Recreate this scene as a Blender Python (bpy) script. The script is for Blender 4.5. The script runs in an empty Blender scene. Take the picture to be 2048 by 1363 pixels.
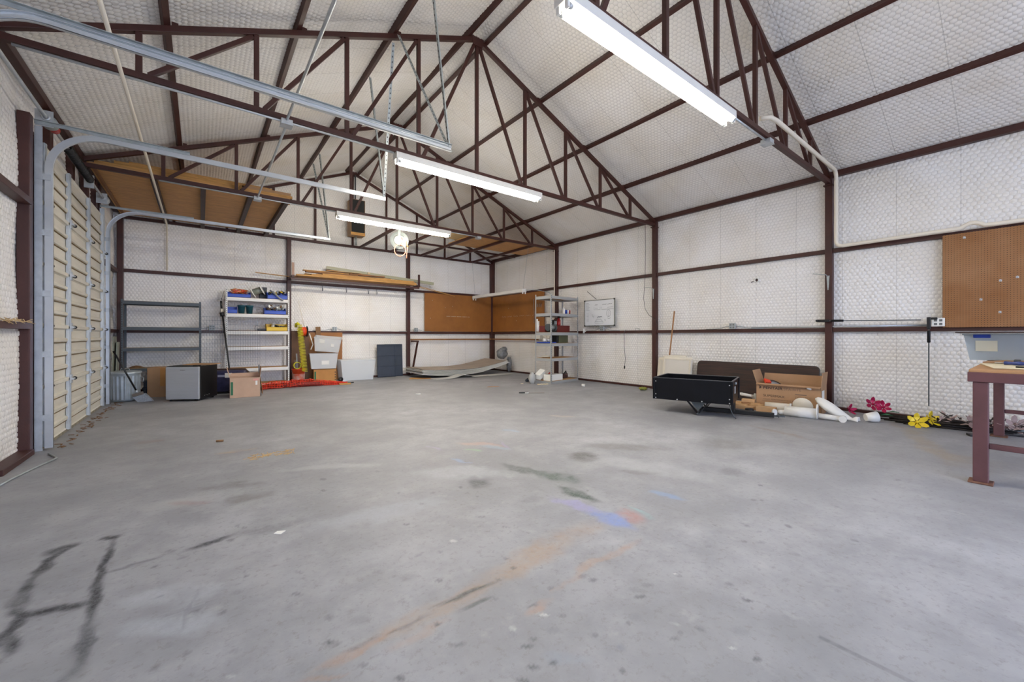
import bpy, math, random
import numpy as np
from mathutils import Vector, Matrix, Euler

R = random.Random(7)
SC = bpy.context.scene
COL = SC.collection
PI = math.pi

# ---------------------------------------------------------------- camera
cam_d = bpy.data.cameras.new('camera')
cam_d.sensor_fit = 'HORIZONTAL'
cam_d.sensor_width = 36.0
cam_d.lens = 809.39 / 2048 * 36.0
cam_d.shift_y = (671.43 - 681.5) / 2048
cam_d.clip_start = 0.02
cam = bpy.data.objects.new('camera', cam_d)
COL.objects.link(cam)
cam.location = (0, 0, 1.13)
cam.rotation_euler = (PI / 2, 0, -math.radians(37.555))
SC.camera = cam

# ---------------------------------------------------------------- sky seen through the open front doorway
W = bpy.data.worlds.new('sky')
SC.world = W
W.use_nodes = True
bg = W.node_tree.nodes['Background']
bg.inputs['Color'].default_value = (0.61, 0.72, 1.0, 1)
bg.inputs['Strength'].default_value = 4.5
TUBE_LIGHT = 56.0

SC.view_settings.view_transform = 'Standard'
SC.view_settings.look = 'None'
SC.view_settings.gamma = 1.0
SC.view_settings.use_curve_mapping = False
SC.view_settings.exposure = 0.78
SC.cycles.adaptive_threshold = 0.025
SC.cycles.max_bounces = 7
SC.cycles.diffuse_bounces = 5
SC.cycles.glossy_bounces = 2
SC.cycles.transparent_max_bounces = 12

# ---------------------------------------------------------------- key measures (metres; camera stands over 0,0)
XR, XL, YB = 7.716, -1.29, 11.115       # inner faces of the right, left and back framing
Y0, Y1, Y2 = 1.98, 5.025, 8.074         # the three free-standing trusses
YF = -4.12                              # front wall, behind the camera
XM = 3.21                               # ridge
SL = 0.42                               # roof slope
ZE, ZC = 3.58, 3.51                     # eave strut, truss bottom chord
def roof_z(x):                          # underside of the purlins
    return ZE + 0.04 + SL * (4.50 - abs(x - XM))
# ================================================================ helpers
def srgb(h):
    h = h.lstrip('#')
    o = []
    for i in (0, 2, 4):
        c = int(h[i:i + 2], 16) / 255
        o.append(c / 12.92 if c <= 0.04045 else ((c + 0.055) / 1.055) ** 2.4)
    return tuple(o) + (1.0,)

MATS = {}
def mat(name, col, rough=0.5, metal=0.0, var=0.0, scale=6.0, bump=0.0, stretch=(1, 1, 1), col2=None, bscale=None, alpha=None, trans=0.0, emit=0.0, spec=None):
    if name in MATS:
        return MATS[name]
    m = bpy.data.materials.new(name)
    m.use_nodes = True
    nt = m.node_tree
    b = nt.nodes['Principled BSDF']
    c = srgb(col) if isinstance(col, str) else col
    b.inputs['Base Color'].default_value = c
    b.inputs['Roughness'].default_value = rough
    b.inputs['Metallic'].default_value = metal
    if spec is not None:
        b.inputs['Specular IOR Level'].default_value = spec
    if trans:
        b.inputs['Transmission Weight'].default_value = trans
    if alpha is not None:
        b.inputs['Alpha'].default_value = alpha
    if emit:
        b.inputs['Emission Color'].default_value = c
        b.inputs['Emission Strength'].default_value = emit
    if var or bump or col2:
        tc = nt.nodes.new('ShaderNodeTexCoord')
        mp = nt.nodes.new('ShaderNodeMapping')
        mp.inputs['Scale'].default_value = stretch
        nt.links.new(tc.outputs['Object'], mp.inputs['Vector'])
        nz = nt.nodes.new('ShaderNodeTexNoise')
        nz.inputs['Scale'].default_value = scale
        nz.inputs['Detail'].default_value = 6
        nz.inputs['Roughness'].default_value = 0.65
        nt.links.new(mp.outputs[0], nz.inputs['Vector'])
        if var or col2:
            rp = nt.nodes.new('ShaderNodeValToRGB')
            e = rp.color_ramp.elements
            c2 = (srgb(col2) if isinstance(col2, str) else col2) if col2 else tuple(min(1, k * (1 + var)) for k in c[:3]) + (1,)
            c1 = c if col2 else tuple(k * (1 - var) for k in c[:3]) + (1,)
            e[0].position, e[1].position = 0.34, 0.66
            e[0].color, e[1].color = c1, c2
            nt.links.new(nz.outputs[0], rp.inputs[0])
            nt.links.new(rp.outputs[0], b.inputs['Base Color'])
        if bump:
            bp = nt.nodes.new('ShaderNodeBump')
            bp.inputs['Strength'].default_value = bump
            bp.inputs['Distance'].default_value = 0.01
            src = nz
            if bscale:
                src = nt.nodes.new('ShaderNodeTexNoise')
                src.inputs['Scale'].default_value = bscale
                src.inputs['Detail'].default_value = 5
                nt.links.new(mp.outputs[0], src.inputs['Vector'])
            nt.links.new(src.outputs[0], bp.inputs['Height'])
            nt.links.new(bp.outputs[0], b.inputs['Normal'])
    MATS[name] = m
    return m

class MB:
    """collects shapes; build() links them as ONE mesh object"""
    def __init__(self):
        self.v, self.f, self.s = [], [], []
    def add(self, vs, fs, smooth=False):
        n = len(self.v)
        self.v += [Vector(p) for p in vs]
        self.f += [tuple(i + n for i in q) for q in fs]
        self.s += [smooth] * len(fs)
        return self
    def box(self, c, size, rot=None):
        x, y, z = (k / 2 for k in size)
        p = [Vector(q) for q in ((-x, -y, -z), (x, -y, -z), (x, y, -z), (-x, y, -z), (-x, -y, z), (x, -y, z), (x, y, z), (-x, y, z))]
        if rot is not None:
            m = Euler(rot).to_matrix() if not isinstance(rot, Matrix) else rot
            p = [m @ q for q in p]
        c = Vector(c)
        return self.add([q + c for q in p], [(3, 2, 1, 0), (4, 5, 6, 7), (0, 1, 5, 4), (1, 2, 6, 5), (2, 3, 7, 6), (3, 0, 4, 7)])
    def b2(self, lo, hi):
        return self.box([(a + b) / 2 for a, b in zip(lo, hi)], [abs(b - a) for a, b in zip(lo, hi)])
    def beam(self, p, q, w, h, up=(0, 0, 1)):
        p, q = Vector(p), Vector(q)
        d = (q - p).normalized()
        u = Vector(up)
        s = d.cross(u)
        if s.length < 1e-4:
            s = d.cross(Vector((0, 1, 0)))
        s.normalize()
        u = s.cross(d).normalized()
        a, b = s * w / 2, u * h / 2
        vs = [p - a - b, p + a - b, p + a + b, p - a + b, q - a - b, q + a - b, q + a + b, q - a + b]
        return self.add(vs, [(0, 1, 2, 3), (7, 6, 5, 4), (0, 4, 5, 1), (1, 5, 6, 2), (2, 6, 7, 3), (3, 7, 4, 0)])
    def tube(self, pts, r, n=8, closed=False, caps=True):
        pts = [Vector(p) for p in pts]
        rs = r if isinstance(r, (list, tuple)) else [r] * len(pts)
        N = len(pts)
        t0 = ((pts[1] - pts[0])).normalized()
        ref = Vector((0, 0, 1)) if abs(t0.z) < 0.9 else Vector((1, 0, 0))
        nrm = t0.cross(ref).normalized()
        vs = []
        for i in range(N):
            if closed:
                t = (pts[(i + 1) % N] - pts[i - 1]).normalized()
            else:
                t = (pts[min(i + 1, N - 1)] - pts[max(i - 1, 0)]).normalized()
            nrm = (nrm - t * nrm.dot(t)).normalized()
            bn = t.cross(nrm)
            for k in range(n):
                a = 2 * PI * k / n
                vs.append(pts[i] + (nrm * math.cos(a) + bn * math.sin(a)) * rs[i])
        fs = []
        for i in range(N if closed else N - 1):
            j = (i + 1) % N
            for k in range(n):
                fs.append((i * n + k, i * n + (k + 1) % n, j * n + (k + 1) % n, j * n + k))
        self.add(vs, fs, True)
        if caps and not closed:
            m = len(self.v) - len(vs)
            self.f += [tuple(m + k for k in range(n))[::-1], tuple(m + (N - 1) * n + k for k in range(n))]
            self.s += [False, False]
        return self
    def lathe(self, prof, n=24, c=(0, 0, 0), rot=None, sq=None):
        vs, fs = [], []
        m = Euler(rot).to_matrix() if rot is not None else Matrix.Identity(3)
        for (r, z) in prof:
            for k in range(n):
                a = 2 * PI * k / n
                rr = r if sq is None else r * sq(a)
                vs.append(m @ Vector((rr * math.cos(a), rr * math.sin(a), z)) + Vector(c))
        for i in range(len(prof) - 1):
            for k in range(n):
                fs.append((i * n + k, i * n + (k + 1) % n, (i + 1) * n + (k + 1) % n, (i + 1) * n + k))
        return self.add(vs, fs, True)
    def prism(self, poly, vec):
        poly = [Vector(p) for p in poly]
        n = len(poly)
        vec = Vector(vec)
        vs = poly + [p + vec for p in poly]
        fs = [tuple(range(n))[::-1], tuple(range(n, 2 * n))] + [(i, (i + 1) % n, n + (i + 1) % n, n + i) for i in range(n)]
        return self.add(vs, fs)
    def quad(self, *p):
        return self.add(p, [tuple(range(len(p)))])
    def blob(self, c, size, n=10, jitter=0.0, rnd=None):
        vs, fs = [], []
        c = Vector(c)
        m = n // 2
        for i in range(m + 1):
            t = PI * i / m
            for k in range(n):
                a = 2 * PI * k / n
                j = 1 + (rnd.uniform(-jitter, jitter) if rnd and 0 < i < m else 0)
                vs.append(c + Vector((size[0] * math.sin(t) * math.cos(a) * j, size[1] * math.sin(t) * math.sin(a) * j, size[2] * math.cos(t) * j)))
        for i in range(m):
            for k in range(n):
                fs.append((i * n + k, (i + 1) * n + k, (i + 1) * n + (k + 1) % n, i * n + (k + 1) % n))
        return self.add(vs, fs, True)
    def build(self, name, m, parent=None, bevel=0.0, world=False, seg=2):
        off = Vector(parent.location) if (world and parent) else Vector((0, 0, 0))
        me = bpy.data.meshes.new(name)
        me.from_pydata([tuple(p - off) for p in self.v], [], self.f)
        me.polygons.foreach_set('use_smooth', self.s)
        me.materials.append(m)
        me.update()
        o = bpy.data.objects.new(name, me)
        COL.objects.link(o)
        if parent:
            o.parent = parent
        if bevel:
            bv = o.modifiers.new('bevel', 'BEVEL')
            bv.width = bevel
            bv.segments = seg
            bv.limit_method = 'ANGLE'
            bv.angle_limit = math.radians(40)
        return o

def tag(o, label=None, cat=None, group=None, kind=None):
    for k, v in (('label', label), ('category', cat), ('group', group), ('kind', kind)):
        if v:
            o[k] = v
    return o
def thing(name, label, cat, loc=(0, 0, 0), rotz=0.0, group=None, rot=None):
    o = bpy.data.objects.new(name, None)
    o.empty_display_size = 0.1
    COL.objects.link(o)
    o.location = loc
    o.rotation_euler = rot if rot else (0, 0, rotz)
    return tag(o, label, cat, group)
def place(o, loc, rotz=0.0, rot=None):
    o.location = loc
    o.rotation_euler = rot if rot else (0, 0, rotz)
    return o
def copy_tree(o, parent=None):
    c = o.copy()
    COL.objects.link(c)
    c.parent = parent
    for ch in o.children:
        copy_tree(ch, c)
    return c
def text(body, size, m, parent, loc, rot, name='lettering', bold=0.0, width=None):
    cu = bpy.data.curves.new(name, 'FONT')
    cu.body = body
    cu.size = size
    cu.extrude = 0.0004
    cu.offset = bold
    cu.materials.append(m)
    tmp = bpy.data.objects.new(name + '_outline', cu)
    me = bpy.data.meshes.new_from_object(tmp)
    bpy.data.objects.remove(tmp)
    o = bpy.data.objects.new(name, me)
    COL.objects.link(o)
    o.parent = parent
    o.location = loc
    o.rotation_euler = rot
    if width:
        o.scale.x = width
    return o
def arc(c, r, a0, a1, n, plane='xz'):
    out = []
    for i in range(n + 1):
        a = a0 + (a1 - a0) * i / n
        p, q = r * math.cos(a), r * math.sin(a)
        out.append({'xz': (c[0] + p, c[1], c[2] + q), 'xy': (c[0] + p, c[1] + q, c[2]), 'yz': (c[0], c[1] + p, c[2] + q)}[plane])
    return out

# ---------------------------------------------------------------- materials
STEEL = mat('red oxide painted steel', '#421f18', 0.5, 0.0, var=0.2, scale=3.0, bump=0.08, bscale=60)
GALV = mat('galvanised steel', '#c0c4c6', 0.4, 0.5, var=0.12, scale=9)
GALVD = mat('dull zinc angle', '#aab0b0', 0.5, 0.5, var=0.15, scale=12)
ALU = mat('bright steel track', '#cfd3d6', 0.3, 0.6, var=0.06, scale=5)
WHITE = mat('white painted metal', '#e6e4de', 0.42, 0.0, var=0.03)
CREAM = mat('cream door skin', '#dbd5c6', 0.5, 0.0, var=0.10, scale=2.5, stretch=(1, 0.4, 3))
PVC = mat('cream plastic pipe', '#e9dfcc', 0.4)
PVCW = mat('white plastic', '#eeece6', 0.35, var=0.03)
PLY = mat('plywood', '#c8965e', 0.65, var=0.22, scale=3, stretch=(1.5, 14, 14), bump=0.05)
PLYB = mat('brown hardboard', '#95602a', 0.55, var=0.14, scale=2.2, bump=0.05, bscale=40)
LUM = mat('yellow lumber', '#c08f4e', 0.65, var=0.25, scale=4, stretch=(1.5, 18, 18))
LUM2 = mat('brown lumber', '#8d6038', 0.7, var=0.3, scale=4, stretch=(1.5, 18, 18))
LUMD = mat('dark joist', '#3d2a24', 0.6, var=0.3, scale=5)
CARD = mat('cardboard', '#b08a66', 0.8, var=0.07, scale=4, bump=0.03, bscale=80)
CARD2 = mat('pale cardboard', '#bfa088', 0.8, var=0.06, scale=4)
CARDO = mat('orange cardboard', '#b9854c', 0.8, var=0.08, scale=4)
BLACK = mat('black plastic', '#141416', 0.45)
BLACKM = mat('black enamel', '#05070e', 0.35, var=0.4, scale=5, spec=0.3)
DGREY = mat('dark grey enamel', '#4d5356', 0.45, 0.2, var=0.1)
SILV = mat('silver enamel', '#b3b5b5', 0.42, 0.35)
BLUE = mat('blue plastic bin', '#1c47b4', 0.4, var=0.1)
TEAL = mat('teal plastic', '#1e5260', 0.4)
NAVY = mat('navy plastic', '#2b3442', 0.5, var=0.12, scale=5)
YEL = mat('yellow plastic', '#e0b910', 0.42)
YELG = mat('yellow hose', '#d8d030', 0.35)
RED = mat('red plastic', '#b5211d', 0.4)
ORANGE = mat('orange plastic', '#d8481c', 0.45, var=0.1)
ORNET = mat('orange safety net', '#e03a1c', 0.5, var=0.15, scale=15)
SALMON = mat('salmon hose', '#e8977c', 0.5)
CLEAR = mat('frosted clear plastic', '#f2f5f6', 0.32, alpha=0.42, spec=0.6)
CLEARB = mat('bluish clear plastic', '#c9d6de', 0.3, alpha=0.5, spec=0.6)
PAPER = mat('white paper', '#ecebe4', 0.7)
GREENL = mat('green print', '#2f6b4a', 0.7)
INK = mat('dark print', '#4b3a33', 0.8)
INK2 = mat('pale print', '#7c6455', 0.8)
STAIN = mat('stainless front', '#b4b8bf', 0.38, 0.35, var=0.05, scale=2, stretch=(1, 1, 12))
BRISTLE = mat('grey bristles', '#8d939a', 0.9, var=0.2, scale=40)
BAGM = mat('grey plastic bag', '#77797c', 0.35, var=0.5, scale=8, bump=0.4, bscale=20)
OLIVE = mat('olive metal', '#5b5c40', 0.5)
MAROON = mat('maroon toolbox', '#6b2520', 0.45)
BENCHS = mat('bench steel', '#5f3c3d', 0.55, var=0.16, scale=4, bump=0.05, bscale=50)
FOAM = mat('tan foam', '#d3a878', 0.85, var=0.06, scale=10, bump=0.1, bscale=60)
SHEET = mat('white sheet stock', '#ebe9e3', 0.45, var=0.05)
SHEETT = mat('drab sheet face', '#a99b8c', 0.7, var=0.08, scale=3)
WOODT = mat('dark walnut laminate', '#140906', 0.55, col2='#3f2117', scale=3, stretch=(20, 0.8, 20))
CREAMP = mat('cream moulded plastic', '#e6ddca', 0.45, var=0.03)
MAGENTA = mat('magenta enamel', '#b3154e', 0.35, 0.3)
LEAFG = mat('green enamel', '#2c7a4e', 0.4, 0.3)
YELF = mat('yellow enamel', '#e3c526', 0.4, 0.2)
PALEP = mat('pale petals', '#b39a92', 0.6)
GLOW = mat('lit fluorescent tube', (1.0, 0.94, 0.82, 1), 0.4, emit=TUBE_LIGHT)
GREYT = mat('galvanised can', '#aab3b8', 0.4, 0.35, var=0.15, scale=6)
RUST = mat('dry leaf litter', '#7a5a3c', 0.9, var=0.3, scale=30)
PURP = mat('indigo vinyl', '#34344f', 0.3, var=0.35, scale=10, bump=0.35, bscale=14)

def insulation():
    m = bpy.data.materials.new('white vinyl insulation under hex wire')
    m.use_nodes = True
    nt = m.node_tree
    b = nt.nodes['Principled BSDF']
    b.inputs['Roughness'].default_value = 0.45
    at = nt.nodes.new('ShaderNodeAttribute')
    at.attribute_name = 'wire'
    tc = nt.nodes.new('ShaderNodeTexCoord')
    nz = nt.nodes.new('ShaderNodeTexNoise')
    nz.inputs['Scale'].default_value = 1.3
    nz.inputs['Detail'].default_value = 5
    nt.links.new(tc.outputs['Object'], nz.inputs['Vector'])
    rp = nt.nodes.new('ShaderNodeValToRGB')
    e = rp.color_ramp.elements
    e[0].position, e[1].position = 0.3, 0.62
    e[0].color, e[1].color = srgb('#ece6dc'), srgb('#f5f2ee')
    nt.links.new(nz.outputs[0], rp.inputs[0])
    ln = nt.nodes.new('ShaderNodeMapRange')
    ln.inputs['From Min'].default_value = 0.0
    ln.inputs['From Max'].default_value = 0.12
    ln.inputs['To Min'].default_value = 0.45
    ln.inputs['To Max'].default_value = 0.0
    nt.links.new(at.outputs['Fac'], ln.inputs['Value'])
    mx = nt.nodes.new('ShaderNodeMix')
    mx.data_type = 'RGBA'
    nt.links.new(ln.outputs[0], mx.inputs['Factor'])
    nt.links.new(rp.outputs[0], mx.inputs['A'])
    mx.inputs['B'].default_value = srgb('#8d8c88')  # galvanised wire grey, blended wider so it also paints the valley shade
    # straight selvedge wires and seams stored with the mesh
    a2 = nt.nodes.new('ShaderNodeAttribute')
    a2.attribute_name = 'along'
    md = nt.nodes.new('ShaderNodeMath')
    md.operation = 'PINGPONG'
    md.inputs[1].default_value = 0.305
    nt.links.new(a2.outputs['Fac'], md.inputs[0])
    l2 = nt.nodes.new('ShaderNodeMapRange')
    l2.inputs['From Min'].default_value = 0.0008
    l2.inputs['From Max'].default_value = 0.004
    l2.inputs['To Min'].default_value = 0.45
    l2.inputs['To Max'].default_value = 0.0
    nt.links.new(md.outputs[0], l2.inputs['Value'])
    m2 = nt.nodes.new('ShaderNodeMix')
    m2.data_type = 'RGBA'
    nt.links.new(l2.outputs[0], m2.inputs['Factor'])
    nt.links.new(mx.outputs['Result'], m2.inputs['A'])
    m2.inputs['B'].default_value = srgb('#77726b')
    nt.links.new(m2.outputs['Result'], b.inputs['Base Color'])
    return m
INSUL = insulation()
INSULP = mat('white vinyl insulation', '#e6e1da', 0.5, var=0.03)

def hexsheet(name, regions, parent=None, pitch=0.058, depth=0.008):
    """quilted insulation pressed through hexagon wire.  regions: (u0,u1,v0,v1,fn,keep,amp);
    fn(u,v,h)->xyz arrays; every cell is a raised pad with its own edges"""
    V, F4, F6, A, L = [], [], [], [], []
    base = 0
    quads, hexes = [], []
    for (u0, u1, v0, v1, fn, keep, amp) in regions:
        ap = pitch / 2
        rad = pitch / math.sqrt(3)
        rows = int((v1 - v0) / (rad * 1.5)) + 2
        cols = int((u1 - u0) / pitch) + 2
        jj, ii = np.meshgrid(np.arange(rows), np.arange(cols), indexing='ij')
        cu = u0 + (ii + 0.5 * (jj % 2)) * pitch
        cv = v0 + jj * rad * 1.5
        ok = (cu <= u1 + ap) & (cv <= v1 + ap) & keep(cu, cv)
        cu, cv = cu[ok], cv[ok]
        n = len(cu)
        ang = np.arange(6) * PI / 3 + PI / 6
        ou = cu[:, None] + rad * np.cos(ang)
        ov = cv[:, None] + rad * np.sin(ang)
        iu = cu[:, None] + 0.60 * rad * np.cos(ang)
        iv = cv[:, None] + 0.60 * rad * np.sin(ang)
        rs = np.random.RandomState(3)
        def big(u, v):
            return amp * (np.sin(u * 2.1 + 1.3 * np.sin(v * 1.7)) * 0.5 + 0.5 * np.sin(v * 2.9 + 0.8 * np.sin(u * 3.3)))
        key = np.round(np.stack([ou, ov], -1).reshape(-1, 2) / 0.004).astype(np.int64)
        kk = key[:, 0] * 100003 + key[:, 1]
        _, first, inv = np.unique(kk, return_index=True, return_inverse=True)
        fu, fv = ou.reshape(-1)[first], ov.reshape(-1)[first]
        outer = np.stack(fn(fu, fv, big(fu, fv)), -1)
        hh = depth * (0.7 + 0.6 * rs.rand(n))[:, None]
        inner = np.stack(fn(iu.reshape(-1), iv.reshape(-1), (big(iu, iv) + hh).reshape(-1)), -1)
        no = len(outer)
        V += [outer, inner]
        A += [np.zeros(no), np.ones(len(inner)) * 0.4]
        L += [fu, iu.reshape(-1)]
        o = inv.reshape(n, 6) + base
        q = np.arange(n * 6).reshape(n, 6) + base + no
        hexes.append(q)
        nx = np.roll(np.arange(6), -1)
        quads.append(np.stack([o, o[:, nx], q[:, nx], q], -1).reshape(-1, 4))
        base += no + len(inner)
    V = np.concatenate(V)
    H = np.concatenate(hexes)
    Q = np.concatenate(quads)
    me = bpy.data.meshes.new(name)
    me.vertices.add(len(V))
    me.vertices.foreach_set('co', V.astype(np.float32).ravel())
    nl = H.size + Q.size
    me.loops.add(nl)
    me.loops.foreach_set('vertex_index', np.concatenate([H.ravel(), Q.ravel()]).astype(np.int32))
    me.polygons.add(len(H) + len(Q))
    st = np.concatenate([np.arange(len(H)) * 6, H.size + np.arange(len(Q)) * 4]).astype(np.int32)
    me.polygons.foreach_set('loop_start', st)
    me.polygons.foreach_set('use_smooth', np.ones(len(H) + len(Q), bool))
    for nm, arr in (('wire', np.concatenate(A)), ('along', np.concatenate(L))):
        a = me.attributes.new(nm, 'FLOAT', 'POINT')
        a.data.foreach_set('value', arr.astype(np.float32))
    me.update(calc_edges=True)
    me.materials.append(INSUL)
    ob = bpy.data.objects.new(name, me)
    COL.objects.link(ob)
    if parent:
        ob.parent = parent
    return ob
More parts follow.
